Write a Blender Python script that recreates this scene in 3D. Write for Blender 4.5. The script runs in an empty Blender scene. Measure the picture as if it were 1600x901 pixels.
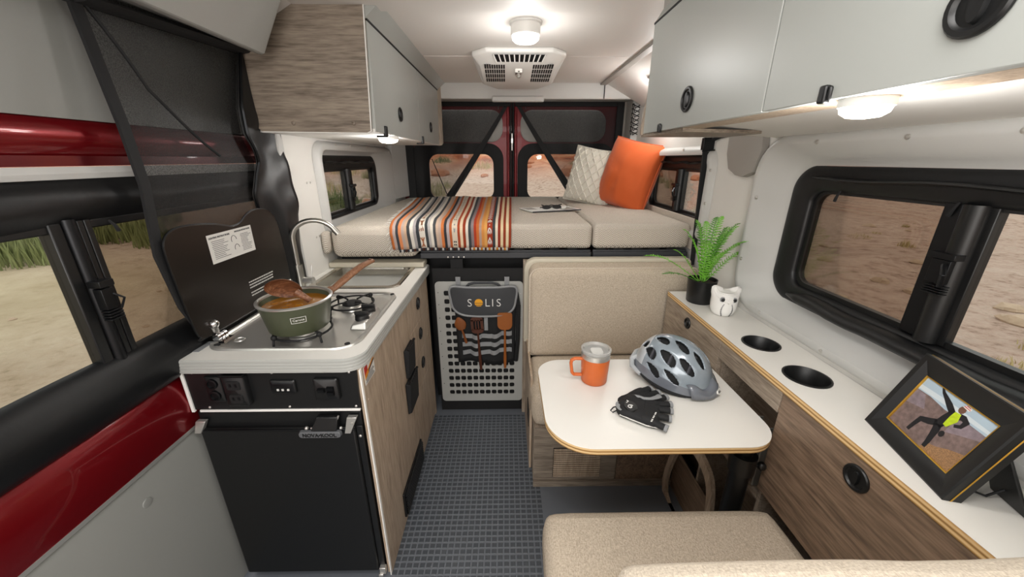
import bpy, bmesh, math, random
from math import sin, cos, pi, radians, atan, atan2, sqrt, hypot
from mathutils import Vector, Matrix, noise as mnoise
random.seed(7)
S = bpy.context.scene
COL = S.collection

# ------------------------------------------------------------------ camera, sky, light, exposure
def srgb(h):
    if isinstance(h, str):
        h = [int(h[i:i + 2], 16) for i in (0, 2, 4)]
    r = []
    for c in h:
        c = c / 255.0
        r.append(c / 12.92 if c <= 0.04045 else ((c + 0.055) / 1.055) ** 2.4)
    return tuple(r) + (1.0,)

cam_d = bpy.data.cameras.new('camera')
cam = bpy.data.objects.new('camera', cam_d)
COL.objects.link(cam)
cam_d.sensor_width = 36.0
cam_d.lens = 36.0 * 577.0 / 1600.0
cam_d.clip_start = 0.01
cam.location = (0.0, 0.0, 1.45)
cam.rotation_euler = (radians(90.0 - 19.295), 0.0, radians(-0.844))
S.camera = cam

S.view_settings.view_transform = 'Standard'
S.view_settings.look = 'None'
S.view_settings.gamma = 1.0
S.view_settings.use_curve_mapping = False
S.view_settings.exposure = 0.68

W = bpy.data.worlds.new('sky')
S.world = W
W.use_nodes = True
wn = W.node_tree
wn.nodes.clear()
wo = wn.nodes.new('ShaderNodeOutputWorld')
bg = wn.nodes.new('ShaderNodeBackground')
sk = wn.nodes.new('ShaderNodeTexSky')
sk.sky_type = 'HOSEK_WILKIE'
sk.turbidity = 7.0
sk.ground_albedo = 0.4
sk.sun_direction = (-0.3, -0.6, 0.75)
wmix = wn.nodes.new('ShaderNodeMixRGB')
wmix.inputs[0].default_value = 0.75
wmix.inputs[2].default_value = (1.0, 0.95, 0.9, 1)
wn.links.new(sk.outputs[0], wmix.inputs[1])
wn.links.new(wmix.outputs[0], bg.inputs[0])
bg.inputs[1].default_value = 1.5
wn.links.new(bg.outputs[0], wo.inputs[0])

def lamp(name, kind, loc, power, size=0.1, color=(1, 0.98, 0.955), target=None, size_y=None, spread=None, radius=None):
    d = bpy.data.lights.new(name, kind)
    d.energy = power
    d.color = color
    if kind == 'AREA':
        d.size = size
        if size_y:
            d.shape = 'RECTANGLE'
            d.size_y = size_y
        if spread:
            d.spread = spread
    else:
        d.shadow_soft_size = size
    o = bpy.data.objects.new(name, d)
    COL.objects.link(o)
    o.location = loc
    if target:
        o.rotation_euler = (Vector(target) - Vector(loc)).to_track_quat('-Z', 'Y').to_euler()
    return o

# added fill lamps, unseen: one behind the camera aimed right, one above the aisle
lamp('cab_fill', 'AREA', (-0.3, -0.85, 1.4), 11.0, 1.3, (1.0, 0.98, 0.95), (0.55, 1.2, 1.25), 0.9)
lamp('aisle_fill', 'AREA', (0.02, 0.25, 1.93), 7.0, 0.8, (1.0, 0.98, 0.955), (0.02, 0.5, 0), 0.5)

# ------------------------------------------------------------------ helpers
def setp(o, label=None, cat=None, group=None, kind=None):
    if label: o['label'] = label
    if cat: o['category'] = cat
    if group: o['group'] = group
    if kind: o['kind'] = kind
    return o

def wpos(o):
    p = Vector((0, 0, 0))
    while o is not None:
        p = p + o.location
        o = o.parent
    return p

def thing(name, label, cat, loc=(0, 0, 0), rot=None, group=None, kind=None):
    o = bpy.data.objects.new(name, None)
    o.empty_display_size = 0.05
    COL.objects.link(o)
    o.location = loc
    if rot: o.rotation_euler = rot
    return setp(o, label, cat, group, kind)

class B:
    def __init__(s):
        s.bm = bmesh.new()
        s.uv = None
    def v(s, p): return s.bm.verts.new(p)
    def face(s, pts, mi=0):
        try:
            f = s.bm.faces.new([s.bm.verts.new(p) if not isinstance(p, bmesh.types.BMVert) else p for p in pts])
            f.material_index = mi
            return f
        except ValueError:
            return None
    def box(s, x0, x1, y0, y1, z0, z1, mi=0):
        c = [s.v((x, y, z)) for z in (z0, z1) for y in (y0, y1) for x in (x0, x1)]
        for q in ((0, 2, 3, 1), (4, 5, 7, 6), (0, 1, 5, 4), (2, 6, 7, 3), (0, 4, 6, 2), (1, 3, 7, 5)):
            s.face([c[i] for i in q], mi)
        return s
    def hexa(s, c, mi=0):
        c = [s.v(p) for p in c]   # bottom 4 ccw, top 4 ccw
        for q in ((3, 2, 1, 0), (4, 5, 6, 7), (0, 1, 5, 4), (1, 2, 6, 5), (2, 3, 7, 6), (3, 0, 4, 7)):
            s.face([c[i] for i in q], mi)
        return s
    def loops(s, L, closed=True, cap0=False, cap1=False, mi=0, ring=False):
        R = [[s.v(p) for p in l] for l in L]
        n = len(R[0])
        pairs = list(zip(R[:-1], R[1:]))
        if ring: pairs.append((R[-1], R[0]))
        for a, b in pairs:
            for i in range(n if closed else n - 1):
                j = (i + 1) % n
                s.face([a[i], a[j], b[j], b[i]], mi)
        if cap0: s.face(list(reversed(R[0])), mi)
        if cap1: s.face(R[-1], mi)
        return s
    def prism(s, pts, ax, a0, a1, mi=0):
        f = {'x': lambda a, p: (a, p[0], p[1]), 'y': lambda a, p: (p[0], a, p[1]), 'z': lambda a, p: (p[0], p[1], a)}[ax]
        return s.loops([[f(a0, p) for p in pts], [f(a1, p) for p in pts]], True, True, True, mi)
    def cyl(s, p0, p1, r0, r1=None, n=16, mi=0, caps=True):
        return s.tube([p0, p1], [r0, r0 if r1 is None else r1], n, caps, mi)
    def tube(s, path, r, n=8, caps=True, mi=0, flat=None):
        path = [Vector(p) for p in path]
        if not isinstance(r, (list, tuple)): r = [r] * len(path)
        L = []
        prev = None
        for i, p in enumerate(path):
            t = (path[min(i + 1, len(path) - 1)] - path[max(i - 1, 0)])
            t = t.normalized() if t.length > 1e-9 else Vector((0, 0, 1))
            if prev is None:
                a = Vector((0, 0, 1)) if abs(t.z) < 0.9 else Vector((1, 0, 0))
                u = a.cross(t).normalized()
            else:
                u = (prev - t * prev.dot(t)).normalized()
            prev = u
            w = t.cross(u)
            fl = 1.0 if flat is None else flat
            L.append([p + u * (r[i] * cos(2 * pi * k / n)) + w * (r[i] * fl * sin(2 * pi * k / n)) for k in range(n)])
        return s.loops(L, True, caps, caps, mi)
    def lathe(s, prof, c=(0, 0, 0), n=32, cap0=True, cap1=True, mi=0, axis='z'):
        L = []
        for r, z in prof:
            l = []
            for k in range(n):
                a = 2 * pi * k / n
                q = (r * cos(a), r * sin(a), z)
                if axis == 'x': q = (z, r * cos(a), r * sin(a))
                if axis == 'y': q = (r * sin(a), z, r * cos(a))
                l.append((c[0] + q[0], c[1] + q[1], c[2] + q[2]))
            L.append(l)
        return s.loops(L, True, cap0, cap1, mi)
    def ball(s, c, r, n=12, m=8, sc=(1, 1, 1), mi=0):
        L = []
        for j in range(1, m):
            t = pi * j / m
            L.append([(c[0] + sc[0] * r * sin(t) * cos(2 * pi * k / n), c[1] + sc[1] * r * sin(t) * sin(2 * pi * k / n), c[2] - sc[2] * r * cos(t)) for k in range(n)])
        return s.loops(L, True, True, True, mi)
    def grid(s, nu, nv, f, mi=0, uvs=True):
        if uvs and s.uv is None: s.uv = s.bm.loops.layers.uv.new('UVMap')
        V = [[s.v(f(i / nu, j / nv)) for i in range(nu + 1)] for j in range(nv + 1)]
        for j in range(nv):
            for i in range(nu):
                q = s.face([V[j][i], V[j][i + 1], V[j + 1][i + 1], V[j + 1][i]], mi)
                if q and uvs:
                    for l, (a, b) in zip(q.loops, ((i, j), (i + 1, j), (i + 1, j + 1), (i, j + 1))):
                        l[s.uv].uv = (a / nu, b / nv)
        return s
    def done(s, name, mats, parent=None, bevel=0, seg=2, angle=35, subsurf=0, solid=0, off=0, local=False, weld=0):
        if weld: bmesh.ops.remove_doubles(s.bm, verts=s.bm.verts, dist=weld)
        bmesh.ops.recalc_face_normals(s.bm, faces=s.bm.faces)
        me = bpy.data.meshes.new(name)
        o = bpy.data.objects.new(name, me)
        COL.objects.link(o)
        shift = Vector((0, 0, 0))
        if parent is not None:
            o.parent = parent
            if not local: shift = -wpos(parent)
        elif not local and len(s.bm.verts):
            ps = [v.co for v in s.bm.verts]
            c = Vector(((min(p.x for p in ps) + max(p.x for p in ps)) / 2, (min(p.y for p in ps) + max(p.y for p in ps)) / 2, min(p.z for p in ps)))
            for v in s.bm.verts: v.co -= c
            o.location = c
        if shift.length > 0: o.location = shift
        s.bm.to_mesh(me)
        s.bm.free()
        me.polygons.foreach_set('use_smooth', [True] * len(me.polygons))
        me.set_sharp_from_angle(angle=radians(angle))
        for m in (mats if isinstance(mats, (list, tuple)) else [mats]): me.materials.append(m)
        if solid:
            q = o.modifiers.new('thick', 'SOLIDIFY'); q.thickness = solid; q.offset = off
        if bevel:
            q = o.modifiers.new('bevel', 'BEVEL'); q.width = bevel; q.segments = seg; q.limit_method = 'ANGLE'; q.angle_limit = radians(40)
        if subsurf:
            q = o.modifiers.new('sub', 'SUBSURF'); q.levels = subsurf; q.render_levels = subsurf
        return o

def rr(a0, a1, b0, b1, r, n=6):
    """rounded rectangle, counter-clockwise, 4*(n+1) points; r a number or four (a1b1, a0b1, a0b0, a1b0)"""
    R = [r] * 4 if not isinstance(r, (list, tuple)) else r
    P = []
    for k, (ca, cb, sa, sb) in enumerate(((a1, b1, -1, -1), (a0, b1, 1, -1), (a0, b0, 1, 1), (a1, b0, -1, 1))):
        q = R[k]
        for i in range(n + 1):
            t = pi / 2 * (k + i / n)
            P.append((ca + sa * q + q * cos(t), cb + sb * q + q * sin(t)))
    return P
def on(ax, a, pts):
    if ax == 'x': return [(a, p[0], p[1]) for p in pts]
    if ax == 'y': return [(p[0], a, p[1]) for p in pts]
    return [(p[0], p[1], a) for p in pts]

def screw(parent, p, axis, r=0.006, mat=None, name='screw'):
    """domed screw head; axis = the way the head faces"""
    b = B()
    ax = {'x': 'x', 'y': 'y', 'z': 'z'}[axis[-1]]
    sg = -1 if axis[0] == '-' else 1
    b.lathe([(r, 0), (r * 0.9, sg * r * 0.35), (r * 0.5, sg * r * 0.6), (r * 0.12, sg * r * 0.66)], p, 10, True, True, axis=ax)
    return b.done(name, mat or M['steel'], parent)

# ------------------------------------------------------------------ materials
M = {}
def mat(key, col, rough=0.5, metal=0.0, spec=0.5, bump=None, var=None, coat=0, sheen=0, emit=None, trans=0):
    m = bpy.data.materials.new(key)
    m.use_nodes = True
    nt = m.node_tree
    p = nt.nodes['Principled BSDF']
    c = srgb(col)
    p.inputs['Base Color'].default_value = c
    p.inputs['Roughness'].default_value = rough
    p.inputs['Metallic'].default_value = metal
    p.inputs['Specular IOR Level'].default_value = spec
    if coat: p.inputs['Coat Weight'].default_value = coat
    if sheen: p.inputs['Sheen Weight'].default_value = sheen
    if trans: p.inputs['Transmission Weight'].default_value = trans
    if emit:
        p.inputs['Emission Color'].default_value = srgb(emit[0])
        p.inputs['Emission Strength'].default_value = emit[1]
    tc = nt.nodes.new('ShaderNodeTexCoord')
    if var:      # (scale, amount): soft mottling
        nz = nt.nodes.new('ShaderNodeTexNoise'); nz.inputs['Scale'].default_value = var[0]; nz.inputs['Detail'].default_value = 5
        nt.links.new(tc.outputs['Object'], nz.inputs['Vector'])
        mx = nt.nodes.new('ShaderNodeMixRGB'); mx.blend_type = 'MIX'
        a = var[1]
        mx.inputs[1].default_value = (c[0] * (1 - a), c[1] * (1 - a), c[2] * (1 - a), 1)
        mx.inputs[2].default_value = (min(1, c[0] * (1 + a)), min(1, c[1] * (1 + a)), min(1, c[2] * (1 + a)), 1)
        nt.links.new(nz.outputs['Fac'], mx.inputs[0])
        nt.links.new(mx.outputs[0], p.inputs['Base Color'])
    if bump:     # (scale, strength, distance)
        nz = nt.nodes.new('ShaderNodeTexNoise'); nz.inputs['Scale'].default_value = bump[0]; nz.inputs['Detail'].default_value = 4
        nt.links.new(tc.outputs['Object'], nz.inputs['Vector'])
        bp = nt.nodes.new('ShaderNodeBump'); bp.inputs['Strength'].default_value = bump[1]; bp.inputs['Distance'].default_value = bump[2]
        nt.links.new(nz.outputs['Fac'], bp.inputs['Height'])
        nt.links.new(bp.outputs[0], p.inputs['Normal'])
    M[key] = m
    return m

def ramp(nt, stops, mode='LINEAR'):
    r = nt.nodes.new('ShaderNodeValToRGB')
    cr = r.color_ramp
    cr.interpolation = mode
    while len(cr.elements) > 1: cr.elements.remove(cr.elements[-1])
    cr.elements[0].position = stops[0][0]; cr.elements[0].color = srgb(stops[0][1])
    for q, c in stops[1:]:
        e = cr.elements.new(q); e.color = srgb(c)
    return r

def wood(key, cols, grain='x', rough=0.5, sc=1.0):
    """streaky laminate; grain runs along the given axis"""
    m = bpy.data.materials.new(key); m.use_nodes = True
    nt = m.node_tree; p = nt.nodes['Principled BSDF']
    p.inputs['Roughness'].default_value = rough
    tc = nt.nodes.new('ShaderNodeTexCoord')
    mp = nt.nodes.new('ShaderNodeMapping')
    s = {'x': (2.2, 26, 26), 'y': (26, 2.2, 26), 'z': (26, 26, 2.2)}[grain]
    mp.inputs['Scale'].default_value = [q * sc * 1.5 for q in s]
    nt.links.new(tc.outputs['Object'], mp.inputs['Vector'])
    n1 = nt.nodes.new('ShaderNodeTexNoise'); n1.inputs['Scale'].default_value = 1.0; n1.inputs['Detail'].default_value = 8; n1.inputs['Roughness'].default_value = 0.62; n1.inputs['Distortion'].default_value = 0.55
    nt.links.new(mp.outputs[0], n1.inputs['Vector'])
    mp2 = nt.nodes.new('ShaderNodeMapping')
    mp2.inputs['Scale'].default_value = [q * 7.0 * sc for q in s]
    nt.links.new(tc.outputs['Object'], mp2.inputs['Vector'])
    n2 = nt.nodes.new('ShaderNodeTexNoise'); n2.inputs['Scale'].default_value = 1.0; n2.inputs['Detail'].default_value = 4
    nt.links.new(mp2.outputs[0], n2.inputs['Vector'])
    add = nt.nodes.new('ShaderNodeMath'); add.operation = 'MULTIPLY_ADD'
    add.inputs[1].default_value = 0.5; 
    nt.links.new(n2.outputs['Fac'], add.inputs[0])
    sub = nt.nodes.new('ShaderNodeMath'); sub.operation = 'MULTIPLY'; sub.inputs[1].default_value = 0.5
    nt.links.new(n1.outputs['Fac'], sub.inputs[0])
    nt.links.new(sub.outputs[0], add.inputs[2])
    r = ramp(nt, [(0.36, cols[0]), (0.45, cols[1]), (0.54, cols[2]), (0.64, cols[3])])
    nt.links.new(add.outputs[0], r.inputs[0])
    nt.links.new(r.outputs[0], p.inputs['Base Color'])
    bp = nt.nodes.new('ShaderNodeBump'); bp.inputs['Strength'].default_value = 0.12; bp.inputs['Distance'].default_value = 0.001
    nt.links.new(n2.outputs['Fac'], bp.inputs['Height']); nt.links.new(bp.outputs[0], p.inputs['Normal'])
    M[key] = m
    return m

def plywood(key, axis='z', period=0.006):
    m = bpy.data.materials.new(key); m.use_nodes = True
    nt = m.node_tree; p = nt.nodes['Principled BSDF']; p.inputs['Roughness'].default_value = 0.55
    tc = nt.nodes.new('ShaderNodeTexCoord')
    w = nt.nodes.new('ShaderNodeTexWave'); w.bands_direction = axis.upper(); w.inputs['Scale'].default_value = 0.314 / period / 2
    w.inputs['Distortion'].default_value = 0.4; w.inputs['Detail'].default_value = 2
    nt.links.new(tc.outputs['Object'], w.inputs['Vector'])
    r = ramp(nt, [(0.0, '94703f'), (0.35, 'c79a60'), (0.6, 'deba85'), (1.0, 'e6c996')])
    nt.links.new(w.outputs['Fac'], r.inputs[0]); nt.links.new(r.outputs[0], p.inputs['Base Color'])
    M[key] = m
    return m

def weave(key, ca, cb, scale=220, rough=0.9, strength=0.5, chev=False, mott=0.06):
    """woven cloth: two thread colours, fine relief; chev = zigzag weave"""
    m = bpy.data.materials.new(key); m.use_nodes = True
    nt = m.node_tree; p = nt.nodes['Principled BSDF']; p.inputs['Roughness'].default_value = rough
    p.inputs['Specular IOR Level'].default_value = 0.2
    tc = nt.nodes.new('ShaderNodeTexCoord')
    def wave(d, s, dist):
        w = nt.nodes.new('ShaderNodeTexWave'); w.bands_direction = d; w.inputs['Scale'].default_value = s; w.inputs['Distortion'].default_value = dist; w.inputs['Detail'].default_value = 2; w.inputs['Detail Scale'].default_value = 2
        nt.links.new(tc.outputs['Object'], w.inputs['Vector']); return w
    w1, w2, w3 = wave('X', scale, 2.0), wave('Y', scale, 2.0), wave('Z', scale, 2.0)
    a = nt.nodes.new('ShaderNodeMath'); a.operation = 'MULTIPLY'
    nt.links.new(w1.outputs['Fac'], a.inputs[0])
    mx = nt.nodes.new('ShaderNodeMath'); mx.operation = 'ADD'
    nt.links.new(w2.outputs['Fac'], mx.inputs[0]); nt.links.new(w3.outputs['Fac'], mx.inputs[1])
    nt.links.new(mx.outputs[0], a.inputs[1])
    nz = nt.nodes.new('ShaderNodeTexNoise'); nz.inputs['Scale'].default_value = 260 if not chev else 90; nz.inputs['Detail'].default_value = 3
    nt.links.new(tc.outputs['Object'], nz.inputs['Vector'])
    ad = nt.nodes.new('ShaderNodeMath'); ad.operation = 'MULTIPLY_ADD'; ad.inputs[1].default_value = 0.45; ad.use_clamp = True
    nt.links.new(a.outputs[0], ad.inputs[0])
    n2 = nt.nodes.new('ShaderNodeMath'); n2.operation = 'MULTIPLY'; n2.inputs[1].default_value = 0.6
    nt.links.new(nz.outputs['Fac'], n2.inputs[0]); nt.links.new(n2.outputs[0], ad.inputs[2])
    r = ramp(nt, [(0.2, ca), (0.75, cb)])
    nt.links.new(ad.outputs[0], r.inputs[0])
    nt.links.new(r.outputs[0], p.inputs['Base Color'])
    bp = nt.nodes.new('ShaderNodeBump'); bp.inputs['Strength'].default_value = strength; bp.inputs['Distance'].default_value = 0.0015
    nt.links.new(ad.outputs[0], bp.inputs['Height']); nt.links.new(bp.outputs[0], p.inputs['Normal'])
    M[key] = m
    return m

def linen(key, ca, cb):
    m = bpy.data.materials.new(key); m.use_nodes = True
    nt = m.node_tree; p = nt.nodes['Principled BSDF']; p.inputs['Roughness'].default_value = 0.95; p.inputs['Specular IOR Level'].default_value = 0.15
    tc = nt.nodes.new('ShaderNodeTexCoord')
    a = None
    for sc in ((900, 160, 300), (160, 900, 300), (300, 160, 900)):
        mp = nt.nodes.new('ShaderNodeMapping'); mp.inputs['Scale'].default_value = sc
        nt.links.new(tc.outputs['Object'], mp.inputs['Vector'])
        n = nt.nodes.new('ShaderNodeTexNoise'); n.inputs['Scale'].default_value = 1.0; n.inputs['Detail'].default_value = 2
        nt.links.new(mp.outputs[0], n.inputs['Vector'])
        if a is None: a = n.outputs['Fac']
        else:
            q = nt.nodes.new('ShaderNodeMath'); q.operation = 'ADD'
            nt.links.new(a, q.inputs[0]); nt.links.new(n.outputs['Fac'], q.inputs[1]); a = q.outputs[0]
    d = nt.nodes.new('ShaderNodeMath'); d.operation = 'DIVIDE'; d.inputs[1].default_value = 3.0
    nt.links.new(a, d.inputs[0])
    r = ramp(nt, [(0.38, ca), (0.6, cb)])
    nt.links.new(d.outputs[0], r.inputs[0]); nt.links.new(r.outputs[0], p.inputs['Base Color'])
    bp = nt.nodes.new('ShaderNodeBump'); bp.inputs['Strength'].default_value = 0.4; bp.inputs['Distance'].default_value = 0.0015
    nt.links.new(d.outputs[0], bp.inputs['Height']); nt.links.new(bp.outputs[0], p.inputs['Normal'])
    M[key] = m

def zigzag(key, ca, cb, pitch=0.011):
    """herringbone weave: slanted threads that turn back every few millimetres"""
    m = bpy.data.materials.new(key); m.use_nodes = True
    nt = m.node_tree; p = nt.nodes['Principled BSDF']; p.inputs['Roughness'].default_value = 0.95; p.inputs['Specular IOR Level'].default_value = 0.15
    tc = nt.nodes.new('ShaderNodeTexCoord')
    sp = nt.nodes.new('ShaderNodeSeparateXYZ'); nt.links.new(tc.outputs['Object'], sp.inputs[0])
    def op(o, x, y):
        n = nt.nodes.new('ShaderNodeMath'); n.operation = o
        for k, q in enumerate((x, y)):
            if isinstance(q, (int, float)): n.inputs[k].default_value = q
            elif q is not None: nt.links.new(q, n.inputs[k])
        return n.outputs[0]
    w = op('ADD', sp.outputs[2], sp.outputs[1])
    pp_ = op('PINGPONG', sp.outputs[0], pitch)
    t = op('FRACT', op('MULTIPLY', op('ADD', w, pp_), 1.0 / (pitch * 0.9)), None)
    s1 = op('GREATER_THAN', t, 0.5)
    nz = nt.nodes.new('ShaderNodeTexNoise'); nz.inputs['Scale'].default_value = 400; nz.inputs['Detail'].default_value = 2
    nt.links.new(tc.outputs['Object'], nz.inputs['Vector'])
    f = op('ADD', op('MULTIPLY', s1, 0.45), op('MULTIPLY', nz.outputs['Fac'], 0.6))
    r = ramp(nt, [(0.25, ca), (0.7, cb)])
    nt.links.new(f, r.inputs[0]); nt.links.new(r.outputs[0], p.inputs['Base Color'])
    bp = nt.nodes.new('ShaderNodeBump'); bp.inputs['Strength'].default_value = 0.5; bp.inputs['Distance'].default_value = 0.0015
    nt.links.new(f, bp.inputs['Height']); nt.links.new(bp.outputs[0], p.inputs['Normal'])
    M[key] = m

def glass(key, tint, gloss=0.06):
    m = bpy.data.materials.new(key); m.use_nodes = True
    nt = m.node_tree; nt.nodes.clear()
    o = nt.nodes.new('ShaderNodeOutputMaterial')
    t = nt.nodes.new('ShaderNodeBsdfTransparent'); t.inputs[0].default_value = srgb(tint)
    g = nt.nodes.new('ShaderNodeBsdfGlossy'); g.inputs['Roughness'].default_value = 0.02
    fr = nt.nodes.new('ShaderNodeFresnel'); fr.inputs[0].default_value = 1.35
    mul = nt.nodes.new('ShaderNodeMath'); mul.operation = 'MULTIPLY'; mul.inputs[1].default_value = gloss * 10
    nt.links.new(fr.outputs[0], mul.inputs[0])
    x = nt.nodes.new('ShaderNodeMixShader')
    nt.links.new(mul.outputs[0], x.inputs[0])
    nt.links.new(t.outputs[0], x.inputs[1]); nt.links.new(g.outputs[0], x.inputs[2]); nt.links.new(x.outputs[0], o.inputs[0])
    M[key] = m
    return m

def mesh_cloth(key, col, opacity, scale=420):
    """see-through insect netting: dark threads over a transparent ground"""
    m = bpy.data.materials.new(key); m.use_nodes = True
    nt = m.node_tree; nt.nodes.clear()
    o = nt.nodes.new('ShaderNodeOutputMaterial')
    t = nt.nodes.new('ShaderNodeBsdfTransparent')
    d = nt.nodes.new('ShaderNodeBsdfPrincipled'); d.inputs['Base Color'].default_value = srgb(col); d.inputs['Roughness'].default_value = 0.6
    tc = nt.nodes.new('ShaderNodeTexCoord')
    nz = nt.nodes.new('ShaderNodeTexNoise'); nz.inputs['Scale'].default_value = scale; nz.inputs['Detail'].default_value = 1
    nt.links.new(tc.outputs['Object'], nz.inputs['Vector'])
    mr = nt.nodes.new('ShaderNodeMapRange'); mr.inputs[1].default_value = 0.35; mr.inputs[2].default_value = 0.65
    mr.inputs[3].default_value = max(0, opacity - 0.18); mr.inputs[4].default_value = min(1, opacity + 0.18)
    nt.links.new(nz.outputs['Fac'], mr.inputs[0])
    x = nt.nodes.new('ShaderNodeMixShader')
    nt.links.new(mr.outputs[0], x.inputs[0]); nt.links.new(t.outputs[0], x.inputs[1]); nt.links.new(d.outputs[0], x.inputs[2])
    nt.links.new(x.outputs[0], o.inputs[0])
    M[key] = m
    return m

mat('ceiling', 'dcd8d3', 0.55)
mat('wall', 'e0ded9', 0.6, bump=(220, 0.15, 0.001))
mat('trim_grey', 'c3c3c0', 0.45, bump=(900, 0.1, 0.0005))
mat('pillar_grey', '9a9690', 0.55)
mat('door_liner', '8b8c88', 0.5)
mat('vinyl_black', '0c0d0f', 0.45, bump=(40, 0.25, 0.003))
mat('cloth_black', '131416', 0.75, bump=(60, 0.3, 0.003))
mat('plastic_black', '111213', 0.38)
mat('black_matte', '0c0c0d', 0.7)
mat('rubber', '0a0a0b', 0.8)
mat('red_paint', '7a0a14', 0.28, 0.5, coat=0.5)
mat('red_satin', '780d17', 0.45, 0.2, coat=0.12)
mat('red_dark', '5a0810', 0.3, 0.4, coat=0.6)
mat('panel_grey', 'a7aaa6', 0.35)
mat('panel_light', 'a3a39f', 0.55)
mat('white_lam', 'e6e4de', 0.3)
mat('counter_edge', 'a9aaa6', 0.35)
mat('steel', 'cfcdc8', 0.3, 0.75)
mat('steel_brushed', 'b3b1aa', 0.32, 1.0, bump=(300, 0.05, 0.0005))
mat('chrome', 'd8d8d8', 0.1, 1.0)
mat('dark_metal', '2a2b2d', 0.35, 0.8)
mat('lid_dark', '241f1b', 0.28, 0.3, spec=0.5)
mat('fridge_black', '0a0b0c', 0.45, bump=(700, 0.2, 0.0006))
mat('floor_base', '666b72', 0.5)
mat('floor_stud', '44494f', 0.42)
mat('aluminium', 'b9bab6', 0.4, 0.6)
mat('panel_perf', 'b3b4b0', 0.45, 0.2)
mat('orange', 'c6622a', 0.4)
mat('white_ceramic', 'e9e8e4', 0.25)
mat('leaf', '77bb3c', 0.5, var=(18, 0.35))
mat('leaf_dark', '4c8a2a', 0.55, var=(18, 0.3))
mat('soil', '2b2018', 0.95, bump=(150, 0.8, 0.004))
mat('paper', 'd9d8d3', 0.6)
mat('ink', '33343a', 0.7)
mat('ink_light', 'cfcfcb', 0.7)
mat('gold', 'c59a3a', 0.35, 0.7)
mat('ply_plain', 'c79a5c', 0.6)
mat('beige_plastic', 'c9c2b0', 0.5)
mat('pot_green', '474c38', 0.38)
mat('latch_grey', '5d5f62', 0.5)
mat('sink_steel', 'bdb8ae', 0.22, 1.0)
mat('rail_grey', '3b3d41', 0.5)
mat('soup', '9a6212', 0.1, var=(9, 0.35))
mat('grey_strap', '8b8d8f', 0.75, bump=(300, 0.3, 0.001))
mat('roll_grey', '3b3d40', 0.7, bump=(300, 0.25, 0.001))
mat('mat_white', 'ecebe7', 0.5)
mat('yellow', 'e8a31c', 0.5)
mat('warn_red', 'b3261e', 0.5)
mat('warn_amber', 'd98a1c', 0.5)
mat('lens', 'fff3df', 0.4, emit=('fff4e6', 7.0))
mat('lens_soft', 'fff3df', 0.4, emit=('fff4e6', 2.2))
mat('helmet_grey', '88939c', 0.22, 0.15, coat=0.6, var=(16, 0.3))
mat('helmet_dark', '6d727b', 0.25, 0.1, coat=0.5)
mat('helmet_white', 'b0b5b9', 0.3, coat=0.4, var=(22, 0.4))
mat('foam_black', '141517', 0.85, bump=(400, 0.4, 0.001))
mat('pillow_orange', 'c9581c', 0.75, bump=(25, 0.25, 0.004), sheen=0.2)
mat('knit', 'd8d4c8', 0.9, bump=(240, 0.5, 0.002))
mat('skin_wood', '80481f', 0.45, var=(14, 0.35))
mat('wood_dark_brown', '4b2413', 0.5, var=(14, 0.35))
mat('wood_amber', '93531f', 0.45, var=(12, 0.25))
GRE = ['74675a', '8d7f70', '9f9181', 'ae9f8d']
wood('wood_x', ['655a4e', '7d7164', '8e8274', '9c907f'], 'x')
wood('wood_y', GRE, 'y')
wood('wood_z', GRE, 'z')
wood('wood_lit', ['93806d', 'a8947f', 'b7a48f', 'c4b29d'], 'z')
wood('wood_brown_y', ['5d4c3f', '74604f', '87715e', '97806b'], 'y')
wood('ladle_wood', ['4a2a1b', '6b4129', '7d5238', 'a3775a'], 'x', sc=2.0)
wood('handle_wood', ['66422d', '7d543b', '8d654a', '9b7559'], 'y', sc=2.0)
plywood('ply', 'z', 0.005)
linen('seat_cloth', 'a49685', 'd0c3b0')
linen('seat_cloth_pale', 'b2a595', 'd8cdbc')
zigzag('bed_cloth', '9b9286', 'ddd5c9')
mat('lid_clear', 'c9c9c6', 0.12, 0.0, 0.6)
M['lid_clear'].node_tree.nodes['Principled BSDF'].inputs['Alpha'].default_value = 0.45
glass('glass_clear', 'e9ecea')
glass('glass_tint', 'c4bfb8')
glass('glass_lid', 'e8dccb', 0.1)
mesh_cloth('net', '0e0e0f', 0.62)
mesh_cloth('net_rear', '0c0c0d', 0.62)
# ------------------------------------------------------------------ the van's shell
ZC = 1.95      # ceiling height
YR = 3.45      # rear doors
def struct(name, loc=(0, 0, 0)):
    return thing(name, None, None, loc, kind='structure')

# floor: rubber sheet with rows of low square studs
b = B(); b.box(-1.0, 1.02, -1.0, 3.5, -0.03, 0.0)
floor = b.done('floor', M['floor_base']); setp(floor, kind='structure')
b = B()
PT = 0.0245
for i in range(24):
    for j in range(46):
        x0, y0 = -0.435 + i * PT, 0.72 + j * PT
        a, t = 0.0028, 0.0013
        lo = [(x0 + a, y0 + a, 0.0), (x0 + PT - a, y0 + a, 0.0), (x0 + PT - a, y0 + PT - a, 0.0), (x0 + a, y0 + PT - a, 0.0)]
        hi = [(x0 + a * 1.6, y0 + a * 1.6, t), (x0 + PT - a * 1.6, y0 + a * 1.6, t), (x0 + PT - a * 1.6, y0 + PT - a * 1.6, t), (x0 + a * 1.6, y0 + PT - a * 1.6, t)]
        b.loops([lo, hi], True, False, True)
st = b.done('floor_stud', M['floor_stud'], floor); st['kind'] = 'stuff'

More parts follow.
